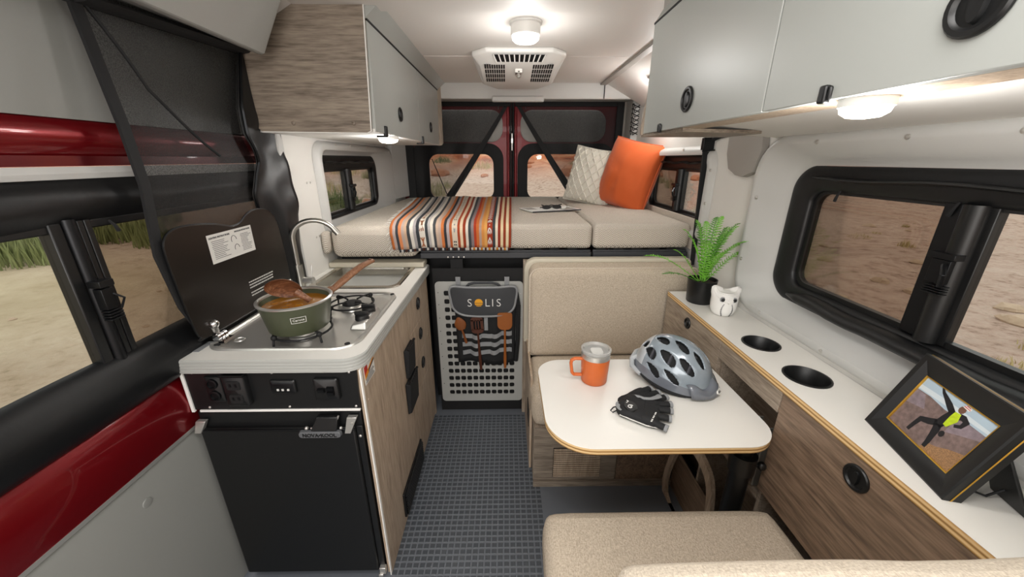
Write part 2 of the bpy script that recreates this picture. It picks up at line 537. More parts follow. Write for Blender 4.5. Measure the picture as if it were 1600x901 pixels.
# ceiling: a backing sheet and fabric panels with shadow joints
b = B(); b.box(-1.02, 1.05, -1.0, 2.9, ZC + 0.012, ZC + 0.04)
ceil = b.done('ceiling', M['pillar_grey']); setp(ceil, kind='structure')
for y0, y1 in ((-1.0, 0.62), (0.626, 1.56), (1.566, 2.19), (2.196, 2.895)):
    b = B(); b.box(-0.72, 0.7, y0, y1, ZC - (0.01 if 0.6 < y0 < 0.7 else 0.0), ZC + 0.012)
    b.done('ceiling_panel', M['ceiling'], ceil, bevel=0.006)

# header across the rear
b = B(); b.hexa([(-0.95, 2.9, 1.85), (1.02, 2.9, 1.85), (1.02, 3.42, 1.9), (-0.95, 3.42, 1.9), (-0.95, 2.9, 1.99), (1.02, 2.9, 1.99), (1.02, 3.42, 1.99), (-0.95, 3.42, 1.99)])
wr = b.done('wall_rear', M['trim_grey'], bevel=0.008); setp(wr, kind='structure')
b = B(); b.box(-0.1, 0.27, 2.885, 2.93, 1.832, 1.87); b.done('header_tab', M['trim_grey'], wr, bevel=0.01)
b = B(); b.box(0.69, 0.695, 2.893, 2.9, 1.852, 1.95); b.done('joint', M['black_matte'], wr)
b = B(); b.box(-1.0, 1.04, 3.5, 3.53, 0.0, 1.12); b.done('lower_panel', M['black_matte'], wr)

def wall_with_hole(b, x, xo, y0, y1, z0, z1, hole, mi=0):
    """flat wall at x with one rounded hole (list of y,z); outer rim follows the same count"""
    n = len(hole)
    o = rr(y0, y1, z0, z1, 0.001, n // 4 - 1)
    b.loops([on('x', x, o), on('x', x, hole), on('x', xo, hole), on('x', xo, o)], True, ring=True, mi=mi)

# right wall: two panels, each with a rounded window opening
XR = 0.98
H3 = rr(-0.25, 1.46, 0.885, 1.515, 0.13, 8)
H2 = rr(1.83, 3.0, 1.06, 1.5, 0.09, 8)
b = B()
wall_with_hole(b, XR, XR + 0.02, -1.0, 1.62, 0.0, 1.99, H3)
wall_with_hole(b, XR, XR + 0.02, 1.62, 3.5, 0.0, 1.99, H2)
wrt = b.done('wall_right', M['wall']); setp(wrt, kind='structure')
b = B(); b.hexa([(0.7, -1.0, ZC), (0.985, -1.0, 1.8), (0.985, 2.9, 1.8), (0.7, 2.9, ZC), (0.7, -1.0, ZC + .03), (0.985, -1.0, ZC + .03), (0.985, 2.9, ZC + .03), (0.7, 2.9, ZC + .03)])
b.done('cove', M['ceiling'], wrt)
b = B(); b.box(0.66, 0.705, 1.5, 2.9, ZC - 0.012, ZC + 0.002); b.done('edge_trim', M['pillar_grey'], wrt, bevel=0.004)
b = B(); b.hexa([(0.93, 2.98, 1.14), (0.985, 2.98, 1.14), (0.985, 3.44, 1.14), (1.0, 3.44, 1.14), (0.93, 2.98, 1.99), (0.985, 2.98, 1.99), (0.985, 3.44, 1.99), (1.0, 3.44, 1.99)])
b.done('rear_post', M['trim_grey'], wrt, bevel=0.01)

# left wall behind the galley and bed
XL = -0.93
H1 = rr(1.93, 3.02, 1.08, 1.5, 0.08, 8)
b = B()
wall_with_hole(b, XL, XL - 0.02, 1.63, 3.5, 0.0, 1.99, H1)
wl = b.done('wall_left', M['wall']); setp(wl, kind='structure')
b = B(); b.hexa([(-0.985, -1.0, 1.8), (-0.7, -1.0, ZC), (-0.7, 2.9, ZC), (-0.985, 2.9, 1.8), (-0.985, -1.0, ZC + .03), (-0.7, -1.0, ZC + .03), (-0.7, 2.9, ZC + .03), (-0.985, 2.9, ZC + .03)])
b.done('cove', M['ceiling'], wl)
b = B(); b.box(-0.95, -0.915, 1.6, 1.645, 0.92, 1.7); b.done('door_seal_strip', M['trim_grey'], wl, bevel=0.006)
b = B(); b.hexa([(-0.94, 3.1, 1.14), (-0.9, 3.1, 1.14), (-0.84, 3.44, 1.14), (-0.94, 3.44, 1.14), (-0.94, 3.1, 1.9), (-0.9, 3.1, 1.9), (-0.84, 3.44, 1.9), (-0.94, 3.44, 1.9)])
b.done('rear_post', M['trim_grey'], wl, bevel=0.008)
b = B(); b.box(-0.935, -0.922, 3.06, 3.085, 1.1, 1.6); b.done('cable_cover', M['trim_grey'], wl, bevel=0.003)
for z in (1.345, 1.09):
    for dy in (0, 0.03): screw(wl, (XL + 0.001, 1.8 + dy, z), 'x', 0.005)

def window_side(name, sgn, xw, hole_out, y0, y1, z0, z1, r, depth, div, glass_a, glass_b, surround, screws, blind_top, roll_bottom, latch_z):
    """window set into a side wall. sgn=+1 right wall. hole_out = (y0,y1,z0,z1,r) of the moulded surround; (y0,y1,z0,z1) the clear opening"""
    w = struct(name, (xw, (y0 + y1) / 2, z0))
    n = 8
    oy0, oy1, oz0, oz1, orr = hole_out
    def L(x, i, rad): return on('x', x, rr(oy0 + i, oy1 - i, oz0 + i, oz1 - i, max(0.02, rad), n))
    iy0, iy1, iz0, iz1 = y0 - 0.1, y1 + 0.1, z0 - (0.075 if roll_bottom else 0.03), z1 + 0.085
    if not roll_bottom: iy0, iy1 = y0 - 0.06, y1 + 0.06
    inner = lambda x, e, rad: on('x', x, rr(iy0 - e, iy1 + e, iz0 - e, iz1 + e, rad, n))
    xg = xw + sgn * depth
    if surround:
        b = B()
        b.loops([L(xw - sgn * 0.001, -0.012, orr + 0.01), L(xw - sgn * 0.022, 0.0, orr), L(xw - sgn * 0.03, 0.012, orr - 0.01), L(xw - sgn * 0.028, 0.03, orr - 0.02),
                 inner(xg - sgn * 0.03, 0.02, r + 0.05), inner(xg - sgn * 0.02, 0.0, r + 0.04), inner(xg + sgn * 0.012, 0.0, r + 0.04)])
        b.done('surround', M['trim_grey'], w, angle=60)
        for (sy, sz) in screws: screw(w, (xw - sgn * 0.029, sy, sz), '-x' if sgn > 0 else 'x', 0.007)
    # black vinyl ring between the surround and the glass; its upper part sags a little
    b = B()
    def ring(x, t, bulge=0):
        P = []
        A = rr(iy0, iy1, iz0, iz1, r + 0.04, 12); C = rr(y0 - 0.012, y1 + 0.012, z0 - 0.012, z1 + 0.012, r, 12)
        for (a, c) in zip(A, C):
            yy, zz = a[0] + (c[0] - a[0]) * t, a[1] + (c[1] - a[1]) * t
            P.append((x, yy, zz))
        return P
    seq = [(-0.02, 0.0), (-0.026, 0.06), (-0.028, 0.35), (-0.026, 0.65), (-0.022, 0.93), (-0.012, 1.0), (0.0, 1.0)]
    LL = []
    for dx, t in seq:
        l = ring(xg + sgn * dx, t)
        l2 = []
        for (x, yy, zz) in l:
            wv = mnoise.noise(Vector((yy * 9, zz * 9, 3.0))) * 0.006
            if zz > z1 - 0.02 and 0.5 < t: zz += mnoise.noise(Vector((yy * 14, 0.3, 1.0))) * 0.007 - 0.004
            l2.append((x + (wv if 0 < t < 1 else 0), yy, zz))
        LL.append(l2)
    b.loops(LL)
    b.done('vinyl_surround', M['vinyl_black'], w, angle=70, subsurf=1)
    if blind_top:       # rolled blind in a vinyl pocket across the top
        b = B()
        N = 22
        path = [(xg - sgn * (0.028 + 0.002 * sin(i * 1.7)), iy0 + 0.09 + (iy1 - iy0 - 0.18) * i / N, (iz1 + z1) / 2 + 0.004 + 0.004 * sin(i * 0.9)) for i in range(N + 1)]
        b.tube(path, [0.012] + [(iz1 - z1) * 0.42] * (N - 1) + [0.012], 12, True, flat=0.16)
        b.done('blind_pocket', M['vinyl_black'], w, angle=80)
    if roll_bottom:
        b = B()
        N = 22
        path = [(xg - sgn * (0.042 + 0.003 * sin(i * 2.1)), iy0 + 0.06 + (iy1 - iy0 - 0.19) * i / N, (iz0 + z0) / 2 - 0.002 + 0.003 * sin(i * 1.3)) for i in range(N + 1)]
        b.tube(path, [0.012] + [(z0 - iz0) * 0.44] * (N - 1) + [0.012], 12, True, flat=0.6)
        b.done('blind_roll', M['vinyl_black'], w, angle=80)
    # sash frame, divider and panes
    fo, fi = rr(y0 - 0.014, y1 + 0.014, z0 - 0.014, z1 + 0.014, r, n), rr(y0 + 0.002, y1 - 0.002, z0 + 0.002, z1 - 0.002, r * 0.8, n)
    b = B(); b.loops([on('x', xg - sgn * 0.006, fo), on('x', xg - sgn * 0.006, fi), on('x', xg + sgn * 0.014, fi), on('x', xg + sgn * 0.014, fo)], ring=True)
    b.done('sash_frame', M['plastic_black'], w)
    if roll_bottom:
        for ty in (y0 + (y1 - y0) * 0.93, y0 + (y1 - y0) * 0.7):
            b = B(); b.tube([(xg - sgn * 0.02, ty, z1 + 0.012), (xg - sgn * 0.024, ty + 0.004, z1 - 0.004), (xg - sgn * 0.02, ty + 0.012, z1 - 0.02)], [0.003, 0.004, 0.005], 6); b.done('tie_loop', M['cloth_black'], w)
    d0, d1 = div
    dw = d1 - d0
    b = B(); b.box(min(xg - sgn * 0.018, xg + sgn * 0.004), max(xg - sgn * 0.018, xg + sgn * 0.004), d0 + dw * 0.62, d1, z0 - 0.01, z1 + 0.01)
    b.done('divider', M['dark_metal'], w, bevel=0.002)
    b = B(); b.cyl((xg - sgn * 0.014, d0 + dw * 0.36, z0 - 0.01), (xg - sgn * 0.014, d0 + dw * 0.36, z1 + 0.01), dw * 0.24, n=14)
    b.done('divider_rail', M['plastic_black'], w)
    b = B(); b.box(min(xg - sgn * 0.012, xg + sgn * 0.012), max(xg - sgn * 0.012, xg + sgn * 0.012), d0, d0 + dw * 0.3, z0 - 0.01, z1 + 0.01)
    b.done('divider', M['plastic_black'], w, bevel=0.002)
    lt = B(); s_ = sgn
    yl = d0 + dw * 0.42
    lt.box(min(xg - s_ * 0.045, xg - s_ * 0.02), max(xg - s_ * 0.045, xg - s_ * 0.02), yl - dw * .2, yl + dw * .2, latch_z - 0.035, latch_z + 0.02)
    lt.box(min(xg - s_ * 0.05, xg - s_ * 0.025), max(xg - s_ * 0.05, xg - s_ * 0.025), yl - dw * .28, yl + dw * .28, latch_z + 0.022, latch_z + 0.036)
    lt.tube([(xg - s_ * 0.046, yl - dw * .1, latch_z + 0.01), (xg - s_ * 0.062, yl - dw * .28, latch_z - 0.01), (xg - s_ * 0.05, yl - dw * .2, latch_z - 0.04)], dw * 0.06, 6)
    for k in range(4): lt.box(min(xg - s_ * 0.05, xg - s_ * 0.03), max(xg - s_ * 0.05, xg - s_ * 0.03), yl - dw * .25, yl + dw * .15, latch_z - 0.043 - k * 0.006, latch_z - 0.040 - k * 0.006)
    lt.done('latch', M['dark_metal'], w, bevel=0.001)
    for key, a, c in ((glass_a, y0, d0 + dw * 0.3), (glass_b, d0 + dw * 0.6, y1)):
        b = B(); b.box(min(xg, xg + sgn * 0.004), max(xg, xg + sgn * 0.004), a, c, z0 - 0.002, z1 + 0.002)
        b.done('pane', M[key], w)
    return w

# big window beside the dinette
window_side('window_3', 1, XR, (-0.25, 1.475, 0.885, 1.525, 0.14), -0.12, 1.26, 1.035, 1.345, 0.05, 0.075, (0.775, 0.875), 'glass_clear', 'glass_tint', True,
            [(1.2, 1.5), (0.93, 1.5), (1.425, 1.312), (1.44, 1.07), (1.27, 0.906), (0.98, 0.9), (0.72, 1.5)], True, True, 1.21)
# small window over the bed, right
window_side('window_2', 1, XR, (1.8, 3.0, 1.06, 1.5, 0.09), 1.9, 2.62, 1.17, 1.385, 0.05, 0.05, (2.19, 2.29), 'glass_clear', 'glass_tint', True,
            [(1.79, 1.4), (1.79, 1.25), (1.84, 1.49), (2.1, 1.497)], True, False, 1.28)
# small window over the bed, left
window_side('window_1', -1, XL, (1.9, 3.12, 1.07, 1.525, 0.08), 2.02, 2.8, 1.165, 1.385, 0.04, 0.05, (2.32, 2.42), 'glass_clear', 'glass_clear', True,
            [(2.1, 1.523), (2.3, 1.523), (2.55, 1.523)], True, False, 1.27)

# grey moulded cover on the pillar between the right windows
b = B()
pc = [(1.735, 1.99), (1.7, 1.6), (1.69, 1.47), (1.66, 1.41), (1.6, 1.385), (1.55, 1.38), (1.49, 1.4), (1.455, 1.48), (1.47, 1.56), (1.49, 1.62), (1.5, 1.99)]
b.loops([[(0.978, y, z) for y, z in pc], [(0.955, y * 0.97 + 0.048, z * 0.985 + 0.023) for y, z in pc], [(0.948, y * 0.8 + 0.32, z * 0.9 + 0.16) for y, z in pc]], True, False, True)
t1 = b.done('trim_1', M['pillar_grey'], angle=30); setp(t1, kind='structure')
screw(t1, (0.955, 1.5, 1.61), '-x', 0.007)

# ------------------------------------------------------------------ rear doors
def rear_door(name, x0, x1, inner, win, liner):
    """inner = x of the edge at the centre; win=(x0,x1,z0,z1)"""
    d = struct(name, ((x0 + x1) / 2, YR, 0.4))
    n = 8
    wi = rr(win[0], win[1], win[2], win[3], 0.09, n)
    o = rr(x0, x1, 0.4, 1.95, 0.001, n)
    b = B(); b.loops([on('y', YR + 0.03, o), on('y', YR + 0.03, wi), on('y', YR + 0.06, wi), on('y', YR + 0.06, o)], ring=True)
    b.done('door_skin', M['red_satin'], d)
    so = rr(win[0] - 0.16, win[1] + 0.085 if inner > 0 else win[1] + 0.085, 1.0, win[3] + 0.085, 0.13, n) if inner > x0 + 0.1 else rr(win[0] - 0.085, win[1] + 0.2, 1.0, win[3] + 0.085, 0.13, n)
    si = rr(win[0] + 0.004, win[1] - 0.004, win[2] + 0.004, win[3] - 0.004, 0.085, n)
    b = B(); b.loops([on('y', YR + 0.028, so), on('y', YR + 0.008, [(p[0] * 0.99 + 0.01 * (win[0] + win[1]) / 2, p[1]) for p in so]), on('y', YR + 0.004, [((p[0] + q[0]) / 2, (p[1] + q[1]) / 2) for p, q in zip(so, si)]), on('y', YR + 0.012, si), on('y', YR + 0.03, si)])
    b.done('vinyl_surround', M['cloth_black'], d, angle=60)
    b = B(); b.box(win[0] - 0.01, win[1] + 0.01, YR + 0.04, YR + 0.045, win[2] - 0.01, win[3] + 0.01)
    b.done('pane', M['glass_clear'], d)
    lo = rr(liner[0], liner[1], 1.59, 1.845, 0.1, n)
    b = B(); b.loops([on('y', YR + 0.03, lo), on('y', YR + 0.014, lo), on('y', YR + 0.008, [((p[0] - liner[0]) * 0.97 + liner[0] + 0.01, (p[1] - 1.59) * 0.95 + 1.596) for p in lo])], True, False, True)
    b.done('upper_liner', M['panel_light'], d, angle=50)
    return d
d2 = rear_door('door_2', -0.92, 0.046, 0.046, (-0.69, -0.11, 1.1, 1.495), (-0.8, -0.03))
d3 = rear_door('door_3', 0.056, 1.0, 0.056, (0.186, 0.76, 1.1, 1.495), (0.125, 0.86))
for d, s in ((d2, -1), (d3, 1)):
    b = B(); b.cyl((0.05 + s * 0.033, YR + 0.02, 1.0), (0.05 + s * 0.033, YR + 0.02, 1.93), 0.013, n=12); b.done('door_edge_bead', M['red_satin'], d)
    b = B(); b.box(0.05 + s * 0.012 - 0.006, 0.05 + s * 0.012 + 0.006, YR - 0.003, YR + 0.03, 1.0, 1.93); b.done('weather_seal', M['rubber'], d, bevel=0.003)
    for k in range(2):
        b = B(); b.ball((0.05 + s * (0.07 + 0.045 * k), YR - 0.012, 1.885), 0.011, 10, 6); b.cyl((0.05 + s * (0.07 + 0.045 * k), YR - 0.012, 1.87), (0.05 + s * (0.07 + 0.045 * k), YR - 0.01, 1.845), 0.004, n=6); b.done('hook', M['steel'], d)
b = B(); b.box(0.035, 0.068, YR + 0.032, YR + 0.07, 0.4, 1.95); b.done('gap_seal', M['rubber'], d3)
b = B(); b.box(0.047, 0.055, YR - 0.006, YR + 0.02, 1.52, 1.66); b.box(0.043, 0.059, YR - 0.012, YR + 0.0, 1.58, 1.62); b.done('lock_bar', M['steel'], d3, bevel=0.002)

# ------------------------------------------------------------------ sliding door, left
XD = -0.97
d1 = struct('door_1', (XD, 0.5, 0.0))
def slab(name, prof, m, y0=-0.9, y1=1.62, bevel=0.0, angle=35):
    b = B(); b.loops([[(x, y0, z) for x, z in prof], [(x, y1, z) for x, z in prof]], True, True, True)
    return b.done(name, m, d1, bevel=bevel, angle=angle)
slab('lower_panel', [(-1.0, 0.0), (-0.972, 0.0), (-0.968, 0.64), (-0.978, 0.665), (-1.0, 0.665)], M['door_liner'], y1=0.98)
slab('panel_bead', [(-0.985, 0.664), (-0.964, 0.664), (-0.964, 0.675), (-0.985, 0.675)], M['aluminium'], y1=0.98)
slab('red_sill', [(-1.0, 0.675), (-0.965, 0.675), (-0.958, 0.715), (-0.955, 0.76), (-0.962, 0.8), (-0.975, 0.84), (-1.01, 0.86)], M['red_paint'], angle=50)
slab('red_band', [(-1.0, 1.455), (-0.985, 1.455), (-0.97, 1.475), (-0.965, 1.5), (-0.972, 1.528), (-1.0, 1.545)], M['red_paint'], angle=50)
slab('red_lip', [(-1.0, 1.435), (-0.978, 1.435), (-0.978, 1.457), (-1.0, 1.457)], M['red_dark'])
slab('white_bead', [(-0.99, 1.405), (-0.968, 1.408), (-0.964, 1.42), (-0.97, 1.434), (-0.99, 1.434)], M['trim_grey'])
slab('upper_panel', [(-1.0, 1.535), (-0.975, 1.535), (-0.945, 1.84), (-0.94, 1.99), (-1.0, 1.99)], M['door_liner'])
slab('panel_strap', [(-0.99, 1.54), (-0.97, 1.54), (-0.94, 1.845), (-0.96, 1.845)], M['pillar_grey'], y0=0.7, y1=0.76)
# padded black vinyl under the window and the blind over it
b = B()
N = 26
def sill(t, k):
    y = -0.9 + 2.2 * t
    a = pi * (0.5 - k / 12.0 * 1.0)
    wob = mnoise.noise(Vector((y * 5, k * 0.4, 2.2))) * 0.006
    z = 0.915 + 0.078 * sin(a) + wob
    x = -0.985 + 0.052 * cos(a) + wob
    return (x, y, z)
b.grid(N, 12, lambda u, v: sill(u, v * 12))
b.done('vinyl_sill', M['vinyl_black'], d1, angle=80, subsurf=1)
b = B()
def bl(u, v):
    y = -0.9 + 2.5 * u
    z = 1.41 - 0.1 * v + 0.004 * sin(y * 7) * v
    return (-0.975 + 0.028 * sin(pi * v) + mnoise.noise(Vector((y * 4, v * 3, 5.1))) * 0.008, y, z)
b.grid(34, 8, bl)
b.done('blind', M['vinyl_black'], d1, angle=80, subsurf=1)
b = B(); b.box(-0.99, -0.97, 0.05, 1.6, 1.298, 1.318); b.done('sash_frame', M['plastic_black'], d1, bevel=0.003)
b = B(); b.box(-0.99, -0.975, 0.05, 1.6, 0.955, 0.985); b.done('sash_frame', M['plastic_black'], d1, bevel=0.003)
b = B(); b.box(-0.995, -0.965, 0.79, 0.815, 0.95, 1.32); b.done('divider', M['plastic_black'], d1, bevel=0.003)
b = B(); b.cyl((-0.967, 0.829, 0.95), (-0.967, 0.829, 1.325), 0.013, n=14); b.done('divider_rail', M['dark_metal'], d1)
b = B(); b.box(-0.99, -0.962, 0.843, 0.856, 0.95, 1.32); b.done('divider', M['plastic_black'], d1, bevel=0.002)
b = B(); b.box(-0.985, -0.962, 0.858, 0.872, 0.95, 1.32); b.done('divider', M['plastic_black'], d1, bevel=0.002)
b = B()
b.box(-0.955, -0.935, 0.815, 0.842, 1.115, 1.165); b.box(-0.96, -0.93, 0.812, 0.845, 1.17, 1.185)
b.tube([(-0.936, 0.838, 1.15), (-0.925, 0.85, 1.135), (-0.935, 0.845, 1.11)], 0.003, 6)
for k in range(4): b.box(-0.955, -0.935, 0.815, 0.848, 1.108 - k * 0.007, 1.112 - k * 0.007)
b.done('latch', M['dark_metal'], d1, bevel=0.001)
b = B(); b.box(-0.985, -0.981, 0.05, 0.8, 0.96, 1.31); b.done('pane', M['glass_clear'], d1)
b = B(); b.box(-0.985, -0.981, 0.85, 1.6, 0.96, 1.31); b.done('pane', M['glass_tint'], d1)
b = B(); b.tube([(-0.955, 0.905, 1.312), (-0.95, 0.91, 1.3), (-0.953, 0.918, 1.285)], [0.003, 0.004, 0.005], 6); b.done('tie_loop', M['cloth_black'], d1)
b = B(); b.lathe([(0.013, 0), (0.012, 0.003), (0.004, 0.004)], (-0.969, 0.76, 0.58), 14, axis='x'); b.done('panel_button', M['door_liner'], d1)
b = B(); b.box(-1.01, -0.972, 1.3, 1.62, 0.4, 1.0); b.done('jamb', M['black_matte'], d1)
# ------------------------------------------------------------------ galley on the left
def flush_pull(parent, c, axis, r=0.026, m='plastic_black', name='flush_pull', deep=0.008):
    """round black flush pull: raised ring, dished middle and a finger bar. axis '-x' or 'x' = way it faces"""
    sg = -1 if axis[0] == '-' else 1
    x, y, z = c
    b = B()
    b.lathe([(r, 0), (r, sg * 0.003), (r * 0.93, sg * 0.0055), (r * 0.78, sg * 0.0055), (r * 0.72, sg * 0.002), (r * 0.68, sg * 0.001)], c, 28, True, True, axis='x')
    rr_ = r * 0.62
    b.loops([[(x + sg * 0.001, y + rr_ * 0.45 * cos(t), z + rr_ * sin(t)) for t in [2 * pi * k / 16 for k in range(16)]],
             [(x + sg * 0.006, y + rr_ * 0.36 * cos(t), z + rr_ * 0.9 * sin(t)) for t in [2 * pi * k / 16 for k in range(16)]]], True, False, True)
    o = b.done(name, M[m], parent)
    return o

cab = thing('galley_cabinet', 'wood-grain galley cabinet under the white counter with hob and sink', 'cabinet', (-0.69, 1.45, 0))
b = B(); b.box(-0.95, -0.447, 1.2, 1.96, 0.0, 0.86); b.done('carcass', M['black_matte'], cab)
XF = -0.43
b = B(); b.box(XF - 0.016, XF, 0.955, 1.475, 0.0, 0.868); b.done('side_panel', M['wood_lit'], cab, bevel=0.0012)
# white edge strips on the near end, as on the photograph's panel corner and round the control panel
b = B()
b.box(XF - 0.0045, XF - 0.0005, 0.945, 0.956, 0.0, 0.868)
b.box(-0.93, XF - 0.018, 0.945, 0.952, 0.727, 0.734)
b.hexa([(-0.955, 0.945, 0.727), (-0.946, 0.945, 0.727), (-0.946, 0.953, 0.727), (-0.955, 0.953, 0.727), (-0.955, 0.945, 0.87), (-0.946, 0.945, 0.87), (-0.946, 0.953, 0.87), (-0.955, 0.953, 0.87)])
b.done('edge_strip', M['mat_white'], cab, bevel=0.001)
zs = [0.02, 0.38, 0.545, 0.705, 0.862]
for k in range(4):
    b = B(); b.box(XF - 0.016, XF, 1.4785, 1.855, zs[k] + 0.0015, zs[k + 1] - 0.0015)
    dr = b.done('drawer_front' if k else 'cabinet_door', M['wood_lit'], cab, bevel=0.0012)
    if k: flush_pull(dr, (XF, 1.66, (zs[k] + zs[k + 1]) / 2 + 0.012), 'x', 0.03)
b = B(); b.box(XF - 0.016, XF + 0.0005, 1.859, 1.885, 0.0, 0.9); b.done('end_post', M['wood_lit'], cab, bevel=0.001)
# low vent grille
b = B(); b.box(XF - 0.002, XF + 0.008, 1.15, 1.475, 0.035, 0.155)
vg = b.done('vent_grille', M['plastic_black'], cab, bevel=0.002)
for k in range(9):
    b = B(); z = 0.043 + k * 0.012
    b.hexa([(XF + 0.007, 1.158, z), (XF + 0.014, 1.158, z - 0.003), (XF + 0.014, 1.468, z - 0.003), (XF + 0.007, 1.468, z), (XF + 0.007, 1.158, z + 0.004), (XF + 0.014, 1.158, z + 0.002), (XF + 0.014, 1.468, z + 0.002), (XF + 0.007, 1.468, z + 0.004)])
    b.done('slat', M['plastic_black'], vg)
# warning sticker
b = B(); b.box(XF, XF + 0.0008, 0.968, 1.052, 0.8, 0.862); sk_ = b.done('warning_sticker', M['paper'], cab)
b = B(); b.box(XF + 0.0008, XF + 0.0012, 0.97, 0.995, 0.832, 0.86); b.done('print', M['warn_red'], sk_)
b = B(); b.hexa([(XF + 0.0008, 0.97, 0.818), (XF + 0.0013, 0.97, 0.818), (XF + 0.0013, 1.05, 0.845), (XF + 0.0008, 1.05, 0.845), (XF + 0.0008, 0.97, 0.832), (XF + 0.0013, 0.97, 0.832), (XF + 0.0013, 1.05, 0.86), (XF + 0.0008, 1.05, 0.86)]); b.done('print', M['warn_amber'], sk_)
b = B()
for k in range(5): b.box(XF + 0.0008, XF + 0.0012, 0.975 + 0.002 * (k % 2), 1.046 - 0.006 * (k % 3), 0.804 + k * 0.0055, 0.8062 + k * 0.0055)
b.hexa([(XF + 0.0013, 1.0, 0.83), (XF + 0.0016, 1.0, 0.83), (XF + 0.0016, 1.05, 0.846), (XF + 0.0013, 1.05, 0.846), (XF + 0.0013, 1.0, 0.837), (XF + 0.0016, 1.0, 0.837), (XF + 0.0016, 1.05, 0.853), (XF + 0.0013, 1.05, 0.853)])
b.done('print', M['ink'], sk_)
screw(cab, (XF, 0.972, 0.748), 'x', 0.004, M['wood_lit'])

# two stacked black pockets on the galley side
for k, (ya, yb, za, zb, lab) in enumerate(((1.36, 1.47, 0.565, 0.7, 'upper black quilted pocket on the side of the galley cabinet'), (1.335, 1.475, 0.405, 0.555, 'lower black quilted pocket on the side of the galley cabinet'))):
    t = thing('pocket', lab, 'pocket', (XF, (ya + yb) / 2, za))
    b = B(); b.loops([[(XF + 0.001, ya, za), (XF + 0.001, yb, za), (XF + 0.001, yb, zb), (XF + 0.001, ya, zb)], [(XF + 0.018, ya + 0.004, za + 0.006), (XF + 0.018, yb - 0.004, za + 0.006), (XF + 0.024, yb - 0.003, zb), (XF + 0.024, ya + 0.003, zb)]], True, True, True)
    b.done('pouch', M['cloth_black'], t, bevel=0.004)
    b = B()
    b.tube([(XF + 0.02, ya + 0.002 + (yb - ya - 0.004) * q / 14, zb + 0.003 + 0.002 * (q % 2)) for q in range(15)], 0.006, 8)
    b.done('piping', M['vinyl_black'], t)

# control panel at the near end
cp = thing('control_panel', 'black control panel with sockets and switches above the fridge', 'control panel', (-0.69, 0.95, 0.735))
b = B(); b.loops([on('y', 0.957, [(-0.945, 0.734), (-0.448, 0.734), (-0.442, 0.868), (-0.945, 0.868)]), on('y', 0.949, [(-0.945, 0.734), (-0.448, 0.734), (-0.442, 0.868), (-0.945, 0.868)])], True, True, True)
b.done('face_plate', M['plastic_black'], cp)
for (x, z) in ((-0.92, 0.862), (-0.69, 0.86), (-0.465, 0.86), (-0.9, 0.742), (-0.66, 0.742), (-0.46, 0.742)): screw(cp, (x, 0.949, z), '-y', 0.004)
def plate(name, x0, x1, z0, z1, y=0.941, m='plastic_black', r=0.006):
    b = B(); b.loops([on('y', 0.95, rr(x0, x1, z0, z1, r)), on('y', y + 0.003, rr(x0, x1, z0, z1, r)), on('y', y, rr(x0 + .003, x1 - .003, z0 + .003, z1 - .003, r))], True, True, True)
    return b.done(name, M[m], cp, angle=50)
s1 = plate('round_socket_plate', -0.888, -0.838, 0.765, 0.852)
for z in (0.83, 0.79):
    b = B(); b.lathe([(0.016, 0), (0.016, -0.006), (0.012, -0.007), (0.011, -0.003)], (-0.863, 0.941, z), 20, axis='y'); b.done('socket_cap', M['dark_metal'], s1)
s2 = plate('outlet_cover', -0.828, -0.762, 0.757, 0.862, 0.93)
b = B(); b.box(-0.83, -0.76, 0.926, 0.95, 0.858, 0.862); b.done('cover_lip', M['dark_metal'], s2)
for z in (0.83, 0.785):
    b = B(); b.loops([on('y', 0.93, rr(-0.815, -0.775, z - .015, z + .015, .006)), on('y', 0.927, rr(-0.814, -0.776, z - .014, z + .014, .006))], True, False, True)
    q = b.done('outlet', M['black_matte'], s2)
    b = B(); b.box(-0.806, -0.8, 0.9262, 0.9275, z - .004, z + .006); b.box(-0.79, -0.784, 0.9262, 0.9275, z - .004, z + .006); b.done('slot', M['dark_metal'], q)
s3 = plate('meter_display', -0.7, -0.625, 0.792, 0.838)
b = B(); b.loops([on('y', 0.9405, rr(-0.695, -0.63, 0.797, 0.832, .004)), on('y', 0.938, rr(-0.69, -0.635, 0.8, 0.828, .003))], True, False, True); b.done('screen_frame', M['dark_metal'], s3)
b = B()
for x in (-0.678, -0.664, -0.648): b.box(x, x + 0.006, 0.936, 0.939, 0.806, 0.812)
b.done('button', M['ink_light'], s3)
s4 = plate('switch_plate', -0.57, -0.498, 0.772, 0.845, 0.936)
for (x, z) in ((-0.557, 0.81), (-0.53, 0.8), (-0.53, 0.815)):
    b = B(); b.hexa([(x, 0.93, z - .008), (x + .02, 0.93, z - .008), (x + .02, 0.938, z - .008), (x, 0.938, z - .008), (x, 0.926, z + .004), (x + .02, 0.926, z + .004), (x + .02, 0.938, z + .006), (x, 0.938, z + .006)])
    b.done('rocker_switch', M['dark_metal'], s4)

# fridge
fr = thing('fridge', 'black compact fridge with chrome latches set in the galley front', 'fridge', (-0.69, 1.0, 0))
b = B(); b.box(-0.95, -0.45, 0.968, 1.195, 0.012, 0.725); b.done('body', M['black_matte'], fr, bevel=0.003)
b = B(); b.box(-0.948, -0.452, 0.955, 0.968, 0.66, 0.722); b.done('top_rail', M['plastic_black'], fr, bevel=0.003)
b = B(); b.box(-0.945, -0.472, 0.94, 0.967, 0.03, 0.668)
dd = b.done('door', M['fridge_black'], fr, bevel=0.006)
b = B(); b.box(-0.472, -0.452, 0.949, 0.967, 0.012, 0.668); b.done('side_rail', M['plastic_black'], fr, bevel=0.002)
b = B(); b.box(-0.945, -0.472, 0.936, 0.942, 0.661, 0.667); b.done('door_lip', M['dark_metal'], fr, bevel=0.001)
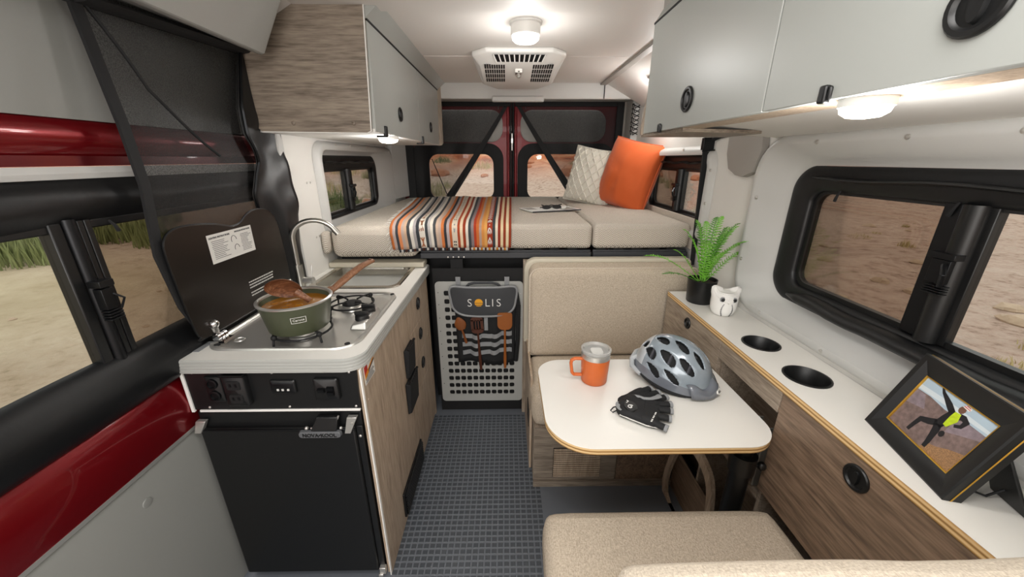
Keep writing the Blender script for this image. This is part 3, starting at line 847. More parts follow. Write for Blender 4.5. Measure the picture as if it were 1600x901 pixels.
# latch with raised lettering
b = B(); b.loops([on('y', 0.935, rr(-0.638, -0.508, 0.644, 0.668, 0.009)), on('y', 0.922, rr(-0.636, -0.51, 0.646, 0.667, 0.009))], True, True, True)
lh = b.done('latch_handle', M['latch_grey'], fr, bevel=0.002)
b = B(); b.hexa([(-0.6, 0.925, 0.668), (-0.52, 0.925, 0.668), (-0.52, 0.95, 0.668), (-0.6, 0.95, 0.668), (-0.58, 0.935, 0.712), (-0.515, 0.935, 0.712), (-0.515, 0.95, 0.712), (-0.58, 0.95, 0.712)]); b.done('latch_block', M['plastic_black'], fr, bevel=0.003)
b = B(); b.tube([(-0.6, 0.932, 0.675), (-0.53, 0.93, 0.675), (-0.514, 0.94, 0.714)], 0.003, 8); b.ball((-0.612, 0.93, 0.677), 0.006, 10, 6); b.ball((-0.508, 0.93, 0.677), 0.005, 10, 6); b.done('latch_rod', M['steel'], fr)
b = B(); b.hexa([(-0.5, 0.93, 0.655), (-0.482, 0.93, 0.655), (-0.482, 0.94, 0.655), (-0.5, 0.94, 0.655), (-0.488, 0.935, 0.71), (-0.458, 0.935, 0.71), (-0.458, 0.95, 0.71), (-0.488, 0.95, 0.71)])
b.ball((-0.475, 0.933, 0.69), 0.004, 8, 6)
b.done('latch_bracket', M['steel'], fr, bevel=0.002)
b = B(); b.hexa([(-0.955, 0.93, 0.66), (-0.935, 0.93, 0.66), (-0.935, 0.95, 0.66), (-0.955, 0.95, 0.66), (-0.945, 0.935, 0.7), (-0.915, 0.935, 0.7), (-0.915, 0.95, 0.7), (-0.945, 0.95, 0.7)]); b.done('hinge', M['steel'], fr, bevel=0.002)
b = B(); b.box(-0.468, -0.446, 0.935, 0.952, 0.02, 0.05); b.box(-0.472, -0.455, 0.93, 0.95, 0.012, 0.024); b.done('hinge', M['steel'], fr, bevel=0.002)
screw(fr, (-0.462, 0.949, 0.63), '-y', 0.005)

FONT = None
def lettering(txt, size, m, parent, fn, name='lettering', depth=0.0006, flip=False, wide=1.0, bold=0.0):
    """flat letters as real geometry; fn maps text plane (u, v, w) to the scene"""
    cu = bpy.data.curves.new(name, 'FONT')
    cu.body = txt; cu.size = size; cu.align_x = 'CENTER'; cu.align_y = 'CENTER'; cu.extrude = depth; cu.resolution_u = 3; cu.offset = bold
    to = bpy.data.objects.new('tmp_text', cu)
    COL.objects.link(to)
    dg = bpy.context.evaluated_depsgraph_get()
    me = bpy.data.meshes.new_from_object(to.evaluated_get(dg))
    bpy.data.objects.remove(to)
    bpy.data.curves.remove(cu)
    b = B(); b.bm.from_mesh(me); bpy.data.meshes.remove(me)
    for v in b.bm.verts:
        v.co = Vector(fn(v.co.x * wide, v.co.y, v.co.z))
    return b.done(name, M[m], parent, angle=30)
lettering('NOVA\u2022KOOL', 0.017, 'black_matte', fr, lambda u, v, w: (-0.573 + u, 0.9215 - w, 0.656 + v), depth=0.001, bold=0.0004)

# ------------------------------------------------------------------ counter with plastic edge
ZT = 0.91
ct = thing('worktop', 'white laminate galley counter with grey rounded edge over the fridge', 'counter', (-0.69, 1.45, 0.865))
out = rr(-0.975, -0.42, 0.935, 1.955, [0.02, 0.01, 0.045, 0.06], 8)
hob_hole = rr(-0.905, -0.47, 1.01, 1.475, 0.06, 8)
snk_hole = rr(-0.87, -0.5, 1.575, 1.9, 0.05, 8)
ins = [(-0.975 + (p[0] + 0.975) * 0.994 + 0.0017, 0.935 + (p[1] - 0.935) * 0.997 + 0.0015) for p in out]
def top_sheet(b, z):
    """counter surface with the two cut-outs, split at y=1.525"""
    n = 8
    A = rr(-0.972, -0.423, 0.938, 1.525, [0.001, 0.001, 0.043, 0.058], n)
    C = rr(-0.972, -0.423, 1.525, 1.952, [0.02, 0.01, 0.001, 0.001], n)
    b.loops([on('z', z, A), on('z', z, hob_hole), on('z', z - 0.03, hob_hole)])
    b.loops([on('z', z, C), on('z', z, snk_hole), on('z', z - 0.03, snk_hole)])
b = B(); top_sheet(b, ZT); b.done('top', M['white_lam'], ct)
b = B()
seq = []
for dz, e in ((-0.0, -0.004), (-0.004, 0.0), (-0.01, 0.0), (-0.012, -0.0015), (-0.014, 0.0), (-0.02, 0.0), (-0.022, -0.0015), (-0.024, 0.0), (-0.03, 0.0), (-0.032, -0.0015), (-0.034, 0.0), (-0.042, 0.0), (-0.045, -0.004)):
    seq.append(on('z', ZT + dz, rr(-0.975 - e * 0, -0.42 + e, 0.935 - e, 1.955 + e, [0.02, 0.01, 0.045, 0.06], 8)))
b.loops(seq, True, False, True)
b.done('edge_band', M['counter_edge'], ct, angle=20)
b = B(); b.box(-0.96, -0.945, 1.02, 1.06, ZT, ZT + 0.002); b.box(-0.95, -0.915, 0.985, 1.06, ZT, ZT + 0.0015); b.done('vent_strip', M['grey_strap'], ct)

# ------------------------------------------------------------------ sink
sn = thing('sink', 'stainless steel sink let into the far end of the galley counter', 'sink', (-0.69, 1.74, ZT))
b = B()
r0 = rr(-0.895, -0.482, 1.548, 1.925, 0.055, 8)
r1 = rr(-0.868, -0.505, 1.578, 1.898, 0.045, 8)
r2 = rr(-0.855, -0.52, 1.593, 1.885, 0.045, 8)
r3 = rr(-0.8, -0.56, 1.65, 1.84, 0.03, 8)
b.loops([on('z', ZT + 0.0005, r0), on('z', ZT + 0.005, [((p[0] + .688) * 0.985 - .688, (p[1] - 1.736) * .985 + 1.736) for p in r0]), on('z', ZT + 0.005, [((p[0] + .688) * 1.02 - .688, (p[1] - 1.738) * 1.02 + 1.738) for p in r1]), on('z', ZT + 0.001, r1), on('z', ZT - 0.02, r1), on('z', ZT - 0.13, r2), on('z', ZT - 0.145, r3)], True, False, True)
b.done('basin', M['sink_steel'], sn, angle=40)
b = B(); b.lathe([(0.035, 0.0), (0.03, 0.003), (0.012, 0.001)], (-0.68, 1.745, ZT - 0.146), 20); b.done('drain', M['steel'], sn)

# ------------------------------------------------------------------ tap
fa = thing('faucet', 'brushed steel gooseneck tap between hob and sink', 'faucet', (-0.895, 1.535, ZT))
bx, by = -0.893, 1.535
b = B(); b.lathe([(0.03, 0), (0.03, 0.006), (0.02, 0.012), (0.019, 0.012)], (bx, by, ZT), 24); b.cyl((bx, by, ZT + .01), (bx, by, ZT + 0.115), 0.0175, n=20); b.done('body', M['steel_brushed'], fa)
P_ = [(bx, by, ZT + 0.11)]
for k in range(15):
    t = pi * (1 - k / 14.0 * 0.86)
    P_.append((bx + 0.085 + 0.085 * cos(t), by + 0.02 * (1 + cos(t)), ZT + 0.225 + 0.075 * sin(t)))
b = B(); b.tube(P_, 0.0105, 14); b.done('spout', M['steel_brushed'], fa)
e = Vector(P_[-1]); d_ = (e - Vector(P_[-2])).normalized()
b = B(); b.cyl(e - d_ * 0.004, e + d_ * 0.022, 0.0125, n=16); b.done('aerator', M['steel_brushed'], fa)
b = B(); b.cyl((bx + 0.015, by, ZT + 0.045), (bx + 0.058, by - 0.004, ZT + 0.047), 0.014, n=16); b.cyl((bx + 0.05, by, ZT + 0.055), (bx + 0.052, by + 0.012, ZT + 0.11), 0.003, n=8); b.done('lever', M['steel'], fa)

# ------------------------------------------------------------------ hob with its raised lid
hb = thing('cooktop', 'two-burner steel hob with its dark glass lid raised against the netting', 'cooktop', (-0.69, 1.25, ZT))
b = B()
h0 = rr(-0.925, -0.455, 0.99, 1.495, 0.075, 8)
hc = (-0.69, 1.2425)
def hs(k, l=h0): return [((p[0] - hc[0]) * k + hc[0], (p[1] - hc[1]) * k + hc[1]) for p in l]
b.loops([on('z', ZT + 0.0005, h0), on('z', ZT + 0.006, hs(0.99)), on('z', ZT + 0.006, hs(0.95)), on('z', ZT - 0.004, hs(0.92)), on('z', ZT - 0.008, hs(0.86))], True, False, True)
b.done('pan_tray', M['steel'], hb, angle=40)
def burner(c, R, sub):
    x, y = c
    z = ZT - 0.006
    b = B(); b.lathe([(0.045, 0), (0.043, 0.008), (0.036, 0.012), (0.036, 0.018)], (x, y, z), 28); bb = b.done('burner', M['steel'], hb)
    b = B(); b.lathe([(0.034, 0.016), (0.035, 0.022), (0.028, 0.026), (0.004, 0.027)], (x, y, z), 28); b.done('burner_cap', M['black_matte'], bb)
    b = B()
    ring = [(x + R * cos(2 * pi * k / 36), y + R * sin(2 * pi * k / 36), z + 0.022) for k in range(37)]
    b.tube(ring, 0.0035, 8, False)
    for k in range(4):
        a = pi / 4 + k * pi / 2 + 0.2
        q = lambda rad, zz: (x + rad * cos(a), y + rad * sin(a), z + zz)
        b.tube([q(R + 0.012, 0.0), q(R + 0.008, 0.024), q(R, 0.033), q(R * 0.62, 0.034), q(R * 0.3, 0.030)], 0.0035, 8)
        b.ball(q(R + 0.006, 0.028), 0.009, 10, 6)
    b.done('pan_support', M['black_matte'], hb)
burner((-0.665, 1.105), 0.085, 0)
burner((-0.60, 1.34), 0.08, 0)
# knob block
b = B(); b.hexa([(-0.535, 1.14, ZT - .008), (-0.475, 1.14, ZT - .008), (-0.475, 1.3, ZT - .008), (-0.535, 1.3, ZT - .008), (-0.527, 1.15, ZT + .012), (-0.48, 1.15, ZT + .022), (-0.48, 1.29, ZT + .022), (-0.527, 1.29, ZT + .012)]); b.done('knob_block', M['steel'], hb, bevel=0.006)
for y in (1.185, 1.25):
    b = B(); b.lathe([(0.024, 0.0), (0.023, 0.014), (0.019, 0.018), (0.004, 0.018)], (-0.503, y, ZT + 0.016), 24); b.box(-0.527, -0.48, y - 0.005, y + 0.005, ZT + 0.032, ZT + 0.044); b.done('knob', M['plastic_black'], hb, bevel=0.001)
# corner pockets with rubber feet
for (x, y) in ((-0.48, 1.46), (-0.885, 1.02), (-0.49, 1.02)):
    b = B(); b.lathe([(0.009, 0), (0.008, 0.004), (0.003, 0.005)], (x, y, ZT + 0.004), 14); b.done('rubber_foot', M['rubber'], hb)
# hinge knuckles
for (y0, n_) in ((1.03, 3), (1.44, 2)):
    b = B()
    b.box(-0.925, -0.87, y0, y0 + 0.045, ZT + 0.004, ZT + 0.012)
    for k in range(n_): b.cyl((-0.895, y0 + 0.004 + k * 0.014, ZT + 0.02), (-0.895, y0 + 0.015 + k * 0.014, ZT + 0.02), 0.011, n=14)
    b.tube([(-0.898, y0 + 0.02, ZT + 0.022), (-0.897, y0 + 0.01, ZT + 0.06)], [0.006, 0.012], 10)
    b.ball((-0.893, y0 + 0.01, ZT + 0.066), 0.014, 12, 8)
    b.done('hinge', M['chrome'], hb)
b = B(); b.lathe([(0.016, 0.0), (0.014, 0.003), (0.013, 0.001)], (-0.84, 1.055, ZT + 0.004), 20); b.done('bolt_cover', M['steel'], hb)
# lid outline in (y, z), wavy along the top
ctrl = [(1.02, 0.945), (1.41, 0.945), (1.462, 0.955), (1.478, 1.0), (1.474, 1.13), (1.465, 1.215), (1.44, 1.258), (1.4, 1.276), (1.345, 1.28), (1.30, 1.268), (1.265, 1.248), (1.225, 1.243), (1.19, 1.251), (1.14, 1.264), (1.06, 1.273), (1.005, 1.27), (0.972, 1.25), (0.962, 1.215), (0.968, 1.1), (0.98, 0.985), (0.992, 0.955)]
def smooth_loop(pts, sub=4):
    n = len(pts); out = []
    for i in range(n):
        p0, p1, p2, p3 = [Vector(pts[(i + k) % n]) for k in (-1, 0, 1, 2)]
        for s in range(sub):
            t = s / sub
            out.append(tuple(0.5 * ((2 * p1) + (p2 - p0) * t + (2 * p0 - 5 * p1 + 4 * p2 - p3) * t * t + (3 * p1 - p0 - 3 * p2 + p3) * t ** 3)))
    return out
lo = smooth_loop(ctrl)
b = B(); b.prism(lo, 'x', -0.905, -0.899); ld = b.done('lid', M['lid_dark'], hb, bevel=0.002, angle=40)
b = B(); b.tube([(-0.902, y, z) for y, z in lo] + [(-0.902,) + lo[0]], 0.0028, 6, False); b.done('lid_rim', M['dark_metal'], ld)
b = B(); b.box(-0.8988, -0.8983, 1.106, 1.308, 1.145, 1.233); sl = b.done('instruction_label', M['paper'], ld)
random.seed(3)
b = B()
def lines(y0, y1, z0, z1, n, h=0.0022):
    for k in range(n):
        z = z1 - (z1 - z0) * (k + 0.5) / n
        b.box(-0.8984, -0.8981, y0 + random.random() * 0.004, y1 - random.random() * (y1 - y0) * 0.4, z - h / 2, z + h / 2)
lines(1.118, 1.19, 1.155, 1.214, 11, 0.0014); lines(1.245, 1.3, 1.155, 1.214, 12, 0.0014)
b.tube([(-0.8982, 1.215 + 0.012 * cos(t * 0.5), 1.2 + 0.014 * sin(t * 0.5)) for t in range(8)], 0.0009, 5)
b.tube([(-0.8982, 1.222 + 0.011 * cos(t * 0.5), 1.172 + 0.012 * sin(t * 0.5)) for t in range(8)], 0.0009, 5)
b.done('small_print', M['ink'], sl)
lab = lambda y, z: (lambda u, v, w: (-0.898 + w, y + u, z + v))
lettering('LIGHTING INSTRUCTIONS', 0.0075, 'ink', sl, lab(1.156, 1.222), depth=0.0002, bold=0.0002)
lettering('INSTALLER INSTRUCTIONS', 0.0062, 'ink', sl, lab(1.262, 1.224), depth=0.0002, bold=0.0002)
b = B()
for k, (l, z) in enumerate(((0.14, 1.042), (0.135, 1.032), (0.13, 1.022), (0.1, 1.004), (0.095, 0.994))):
    x = 0.0
    y = 1.235
    while x < l:
        w_ = 0.004 + random.random() * 0.008
        b.box(-0.8988, -0.8984, y + x, y + x + w_, z, z + 0.004); x += w_ + 0.002
b.done('printed_notice', M['ink_light'], ld)
# ------------------------------------------------------------------ pan on the hob
px, py, pz = -0.672, 1.105, ZT + 0.0285
pan = thing('saucepan', 'olive green saucepan with wooden handle standing on the near burner', 'saucepan', (px, py, pz))
b = B(); b.lathe([(0.02, 0), (0.082, 0.0), (0.088, 0.005), (0.104, 0.088), (0.108, 0.094), (0.108, 0.097), (0.103, 0.098), (0.1, 0.094), (0.098, 0.085), (0.083, 0.008), (0.02, 0.006)], (px, py, pz), 48, True, True); b.done('pot', M['pot_green'], pan, angle=50)
b = B(); b.lathe([(0.109, 0.094), (0.1095, 0.0985), (0.104, 0.101), (0.099, 0.0985), (0.0985, 0.093)], (px, py, pz), 48, False, False); b.done('rim', M['steel'], pan)
b = B(); b.lathe([(0.0965, 0.078), (0.09, 0.0785), (0.03, 0.079), (0.004, 0.079)], (px, py, pz), 40, True, True); b.done('soup', M['soup'], pan, angle=60)
random.seed(9)
for k in range(7):
    a = random.uniform(0, 6.28); q = random.uniform(0.02, 0.07)
    b = B(); b.ball((px + q * cos(a), py + q * sin(a), pz + 0.077), random.uniform(0.008, 0.016), 10, 6, (1, 1, 0.4)); b.done('soup_chunk', M['soup'], pan)
# handle rises toward the sink
H = Vector((px, py, pz))
dirh = Vector((0.56, 0.83, 0)).normalized()
b = B(); b.hexa([tuple(H + dirh * 0.104 + Vector((-dirh.y, dirh.x, 0)) * s * 0.012 + Vector((0, 0, z))) for (s, z) in ((-1, 0.07), (1, 0.07))] + [tuple(H + dirh * 0.125 + Vector((-dirh.y, dirh.x, 0)) * s * 0.011 + Vector((0, 0, z))) for (s, z) in ((1, 0.075), (-1, 0.075))] +
           [tuple(H + dirh * 0.1 + Vector((-dirh.y, dirh.x, 0)) * s * 0.012 + Vector((0, 0, z))) for (s, z) in ((-1, 0.094), (1, 0.094))] + [tuple(H + dirh * 0.125 + Vector((-dirh.y, dirh.x, 0)) * s * 0.011 + Vector((0, 0, z))) for (s, z) in ((1, 0.1), (-1, 0.1))])
b.done('handle_bracket', M['handle_wood'], pan, bevel=0.003)
b = B(); b.tube([H + dirh * t + Vector((0, 0, z)) for t, z in ((0.118, 0.084), (0.15, 0.098), (0.2, 0.122), (0.25, 0.142), (0.285, 0.15), (0.3, 0.151), (0.306, 0.15))], [0.012, 0.0155, 0.0165, 0.0145, 0.0125, 0.011, 0.005], 14, flat=0.7); b.done('handle', M['handle_wood'], pan, angle=60)
b = B(); b.cyl(tuple(H + dirh * 0.288 + Vector((0, 0, 0.152))), tuple(H + dirh * 0.288 + Vector((0, 0, 0.1615))), 0.0052, n=14); b.done('hang_hole', M['wood_dark_brown'], pan)
# cream badge on the front
def wrapP(u, v, w, a0=-1.05, zc=0.058):
    rad = 0.0882 + 0.016 * (zc + v) / 0.083 + 0.0012 + w
    a = a0 + u / 0.1
    return (px + rad * cos(a), py + rad * sin(a), pz + zc + v)
lettering('Carote', 0.011, 'paper', pan, lambda u, v, w: wrapP(u, v, w), 'badge_lettering', 0.0004)
b = B()
for (u0, u1, v0, v1) in ((-0.02, 0.02, 0.0085, 0.0098), (-0.02, 0.02, -0.0098, -0.0085), (-0.0205, -0.0192, -0.0098, 0.0098), (0.0192, 0.0205, -0.0098, 0.0098)):
    for k in range(4):
        a, c = u0 + (u1 - u0) * k / 4, u0 + (u1 - u0) * (k + 1) / 4
        b.hexa([wrapP(a, v0, 0), wrapP(c, v0, 0), wrapP(c, v0, 0.0006), wrapP(a, v0, 0.0006), wrapP(a, v1, 0), wrapP(c, v1, 0), wrapP(c, v1, 0.0006), wrapP(a, v1, 0.0006)])
b.done('badge_border', M['paper'], pan)

# wooden ladle resting in the soup
la = thing('ladle', 'dark wooden ladle lying bowl up across the green saucepan', 'ladle', (-0.69, 1.11, pz + 0.08))
lc = Vector((-0.70, 1.10, pz + 0.128))
Rl = Matrix.Rotation(radians(-52), 3, 'X') @ Matrix.Rotation(radians(14), 3, 'Z')
def sc_(u, v, d):
    a, r = 2 * pi * u, v
    x, y = 0.053 * r * cos(a), 0.049 * r * sin(a) * (1 + 0.12 * cos(a))
    return tuple(lc + Matrix.Rotation(radians(-16), 3, 'Y') @ (Rl @ Vector((x, y, (0.024 - d) * (1 - r * r) + d * 0.3))))
b = B()
b.loops([[sc_(k / 28, v, 0.0) for k in range(28)] for v in (0.06, 0.25, 0.45, 0.65, 0.82, 0.94, 1.0)] + [[sc_(k / 28, v, 0.006) for k in range(28)] for v in (0.97, 0.85, 0.6, 0.3, 0.06)], True, True, True)
b.done('bowl', M['ladle_wood'], la, angle=60)
b = B(); b.tube([tuple(lc + Vector((0.04, -0.004, -0.008))), tuple(lc + Vector((0.055, -0.002, -0.02))), tuple(lc + Vector((0.075, 0.004, -0.04)))], [0.012, 0.01, 0.009], 12); b.done('handle', M['ladle_wood'], la)

# ------------------------------------------------------------------ overhead cabinet, left
ol = thing('overhead_cabinet', 'grey-door overhead cabinet with wood end panel above the sink', 'cabinet', (-0.69, 2.2, 1.54))
b = B(); pe = [(-0.925, 1.57), (-0.9, 1.545), (-0.515, 1.541), (-0.5, 1.548), (-0.497, 1.6), (-0.478, 1.95), (-0.925, 1.95)]
b.prism(pe, 'y', 1.492, 1.506); b.done('end_panel', M['wood_x'], ol, bevel=0.0012)
b = B(); b.tube([(p[0], 1.492, p[1]) for p in pe[1:6]], 0.0022, 6); b.done('edge_band', M['mat_white'], ol)
for x in (-0.78, -0.56): screw(ol, (x, 1.492, 1.575), '-y', 0.008, M['wood_x'], 'screw_cap')
b = B(); b.box(-0.92, -0.49, 1.506, 2.9, 1.545, 1.557); b.done('bottom_panel', M['wall'], ol)
b = B(); b.box(-0.92, -0.5, 1.506, 2.9, 1.557, 1.94); b.done('carcass', M['pillar_grey'], ol)
b = B(); b.prism([(-0.5, 1.543), (-0.47, 1.545), (-0.458, 1.56), (-0.455, 1.95), (-0.5, 1.95)], 'y', 2.892, 2.906); b.done('end_panel', M['wood_z'], ol, bevel=0.001)
b = B(); b.box(-0.5, -0.476, 1.508, 2.89, 1.9, 1.907); b.done('shadow_gap', M['black_matte'], ol)
def odoor(y0, y1, pull_y, x_b=-0.487, x_t=-0.478, z0=1.548, z1=1.9):
    b = B(); b.hexa([(x_b - 0.016, y0, z0), (x_b, y0, z0), (x_b, y1, z0), (x_b - 0.016, y1, z0), (x_t - 0.016, y0, z1), (x_t, y0, z1), (x_t, y1, z1), (x_t - 0.016, y1, z1)])
    d = b.done('door', M['panel_grey'], ol, bevel=0.0015)
    flush_pull(d, (x_b + 0.004, pull_y, 1.642), 'x', 0.03)
    return d
da = odoor(1.508, 2.25, 1.86); db = odoor(2.254, 2.888, 2.58)
b = B(); b.hexa([(-0.5, 1.5, 1.905), (-0.478, 1.5, 1.905), (-0.478, 2.9, 1.905), (-0.5, 2.9, 1.905), (-0.5, 1.5, 1.955), (-0.42, 1.5, 1.955), (-0.42, 2.9, 1.955), (-0.5, 2.9, 1.955)]); b.done('top_rail', M['panel_grey'], ol)
for y in (1.62, 2.32):
    b = B(); b.box(-0.492, -0.478, y - 0.012, y + 0.012, 1.535, 1.575); b.box(-0.52, -0.48, y - 0.014, y + 0.012, 1.532, 1.54); b.done('push_latch', M['plastic_black'], ol, bevel=0.003)

# ------------------------------------------------------------------ overhead cabinet, right
orr_ = thing('overhead_cabinet', 'long grey-door overhead cabinet on the right above the big window', 'cabinet', (0.72, 0.5, 1.53))
b = B(); b.box(0.507, 0.58, -0.6, 1.42, 1.535, 1.547); b.done('bottom_panel', M['wood_lit'], orr_)
b = B(); b.box(0.512, 0.97, -0.6, 1.42, 1.6, 1.94); b.done('carcass', M['pillar_grey'], orr_)
b = B(); b.prism([(0.485, 1.532), (0.97, 1.53), (0.97, 1.95), (0.525, 1.95), (0.52, 1.9), (0.485, 1.56)], 'y', 1.425, 1.442); b.done('end_panel', M['wood_z'], orr_, bevel=0.001)
b = B(); b.hexa([(0.51, 1.15, 1.525), (0.8, 1.24, 1.525), (0.8, 1.442, 1.525), (0.49, 1.442, 1.525), (0.51, 1.15, 1.535), (0.8, 1.24, 1.535), (0.8, 1.442, 1.535), (0.49, 1.442, 1.535)]); b.done('under_board', M['wood_x'], orr_, bevel=0.001)
def rdoor(y0, y1, py_, pr):
    b = B(); b.box(0.49, 0.507, y0, y1, 1.535, 1.868)
    d = b.done('door', M['panel_grey'], orr_, bevel=0.0015)
    flush_pull(d, (0.489, py_, 1.602), '-x', pr)
    return d
rdoor(0.775, 1.424, 1.1, 0.032); rdoor(-0.6, 0.771, 0.448, 0.032)
b = B(); b.hexa([(0.49, -0.6, 1.872), (0.507, -0.6, 1.872), (0.507, 1.424, 1.872), (0.49, 1.424, 1.872), (0.54, -0.6, 1.955), (0.6, -0.6, 1.955), (0.6, 1.424, 1.955), (0.54, 1.424, 1.955)]); b.done('top_rail', M['panel_grey'], orr_)
b = B(); b.box(0.488, 0.52, -0.6, 1.424, 1.866, 1.8715); b.done('shadow_gap', M['black_matte'], orr_)
for y in (0.625, 1.27):
    b = B(); b.box(0.482, 0.494, y - 0.007, y + 0.007, 1.53, 1.556); b.box(0.484, 0.49, y - 0.014, y - 0.008, 1.533, 1.554); b.done('push_latch', M['plastic_black'], orr_, bevel=0.003)

# white liner sloping from the back of the cabinet bottom down to the window surround
b = B(); b.loops([[(0.575, y, 1.547), (0.985, y, 1.522), (0.985, y, 1.56), (0.575, y, 1.56)] for y in (-0.9, 1.42)], True, True, True)
b.done('upper_liner', M['wall'], wrt)
# soft-lined shelf over the sliding door, upper left
b = B(); b.loops([[(-0.88, y, 1.8), (-0.8, y, 1.77), (-0.788, y, 1.775), (-0.70, y, 1.93), (-0.66, y, 1.99), (-0.88, y, 1.99)] for y in (-0.9, 1.41)] , True, True, True)
ov = b.done('overhead_shelf', M['panel_light'], bevel=0.008); setp(ov, 'grey-lined overhead storage shelf above the sliding door, top left corner', 'shelf')

# ------------------------------------------------------------------ lamps
def puck(name, c, label, power, r=0.045, hang=0.0):
    t = thing(name, label, 'light', (c[0], c[1], c[2] - 0.022))
    b = B(); b.lathe([(r, 0), (r, -0.008), (r * 0.97, -0.012)], c, 28, True, True); b.done('rim', M['mat_white'], t)
    b = B(); b.lathe([(r * 0.92, -0.0125), (r * 0.86, -0.02), (r * 0.6, -0.026), (r * 0.1, -0.028)], c, 28, True, True); b.done('lens', M['lens'], t, angle=60)
    l = lamp(name + '_bulb', 'POINT', (c[0], c[1], c[2] - 0.05), power, 0.04)
    return t
puck('puck_light', (-0.53, 1.8, 1.545), 'lit round puck light under the left overhead cabinet', 2.2)
puck('puck_light', (0.535, 0.6, 1.535), 'lit round puck light under the right overhead cabinet', 2.4, 0.034)
dm = thing('ceiling_lamp', 'white cylindrical dome lamp lit on the ceiling before the fan', 'light', (0.078, 1.69, ZC - 0.1))
b = B(); b.lathe([(0.064, 0.0), (0.064, -0.006), (0.058, -0.01), (0.058, -0.04), (0.055, -0.045)], (0.078, 1.69, ZC), 36, True, True); b.done('housing', M['white_ceramic'], dm)
b = B(); b.lathe([(0.054, -0.045), (0.052, -0.058), (0.042, -0.066), (0.01, -0.068)], (0.078, 1.69, ZC), 36, True, True); b.done('diffuser', M['lens_soft'], dm, angle=60)
lamp('ceiling_lamp_bulb', 'POINT', (0.078, 1.69, ZC - 0.15), 2.0, 0.06)
rl = thing('reading_light', 'lit reading light on the rear right cove beyond the overhead cabinet', 'light', (0.86, 2.35, 1.85))
b = B(); b.lathe([(0.05, 0), (0.05, -0.012), (0.045, -0.016)], (0.86, 2.35, 1.868), 24); b.done('rim', M['mat_white'], rl)
b = B(); b.lathe([(0.043, -0.017), (0.036, -0.03), (0.008, -0.034)], (0.86, 2.35, 1.868), 24); b.done('lens', M['lens'], rl)
lamp('reading_light_bulb', 'POINT', (0.85, 2.35, 1.8), 2.5, 0.04)

# ------------------------------------------------------------------ roof fan bezel
fn = thing('roof_fan', 'white roof vent fan with slotted grilles at the rear of the ceiling', 'fan', (0.07, 2.2, 1.86))
FX, FY = 0.066, 2.275
def zf(y): return ZC - 0.08 - 0.14 * y
def fp(x, y, z): return (FX + x, FY + y, z)
oct_ = lambda a, c, ch: [(a, -c + ch), (a, c - ch), (a - ch, c), (-a + ch, c), (-a, c - ch), (-a, -c + ch), (-a + ch, -c), (a - ch, -c)]
b = B()
b.loops([[fp(x, y, ZC) for x, y in oct_(0.232, 0.26, 0.07)], [fp(x, y, ZC - 0.02) for x, y in oct_(0.232, 0.26, 0.07)], [fp(x, y, ZC - 0.07 - 0.13 * y) for x, y in oct_(0.2, 0.215, 0.08)], [fp(x, y, zf(y)) for x, y in oct_(0.185, 0.2, 0.08)]], True, True, True)
b.done('bezel', M['white_ceramic'], fn, bevel=0.008)
ZF = ZC - 0.08
# near slope carries the wide grille: a dark well with upright bars
b = B()
for k in range(1):
    b.hexa([fp(-0.13, -0.243, ZC - 0.03), fp(0.13, -0.243, ZC - 0.03), fp(0.11, -0.212, ZC - 0.052), fp(-0.11, -0.212, ZC - 0.052), fp(-0.13, -0.250, ZC - 0.031), fp(0.13, -0.250, ZC - 0.031), fp(0.11, -0.216, ZC - 0.054), fp(-0.11, -0.216, ZC - 0.054)])
b.done('grille_well', M['dark_metal'], fn)
for k in range(11):
    x = -0.125 + 0.025 * k
    b = B(); b.hexa([fp(x - .003, -0.248, ZC - 0.03), fp(x + .003, -0.248, ZC - 0.03), fp(x * .88 + .003, -0.214, ZC - 0.054), fp(x * .88 - .003, -0.214, ZC - 0.054), fp(x - .003, -0.258, ZC - 0.032), fp(x + .003, -0.258, ZC - 0.032), fp(x * .88 + .003, -0.222, ZC - 0.058), fp(x * .88 - .003, -0.222, ZC - 0.058)]); b.done('grille_bar', M['white_ceramic'], fn)
for s in (-1, 1):
    b = B()
    for i in range(9):
        for j in range(4):
            x = s * (0.075 + 0.0118 * i); y = -0.17 + 0.062 * j
            if abs(x) < 0.182: b.hexa([fp(x - .0042, y, zf(y) - .0015), fp(x + .0042, y, zf(y) - .0015), fp(x + .0042, y + .048, zf(y + .048) - .0015), fp(x - .0042, y + .048, zf(y + .048) - .0015), fp(x - .0042, y, zf(y) + .002), fp(x + .0042, y, zf(y) + .002), fp(x + .0042, y + .048, zf(y + .048) + .002), fp(x - .0042, y + .048, zf(y + .048) + .002)])
    g_ = b.done('side_grille', M['black_matte'], fn); g_['kind'] = 'stuff'
b = B(); b.box(FX - 0.018, FX + 0.018, FY - 0.12, FY - 0.06, ZF - 0.0, ZF + 0.02); b.tube([fp(-0.012, -0.1, ZF - 0.01), fp(0.012, -0.08, ZF - 0.01)], 0.004, 6); b.cyl(fp(0, -0.09, ZF), fp(0, -0.09, ZF - 0.02), 0.007, n=10); b.done('crank', M['steel'], fn)
for y in (-0.15, 0.05): screw(fn, fp(0, y, ZF), '-z', 0.005, M['dark_metal'])
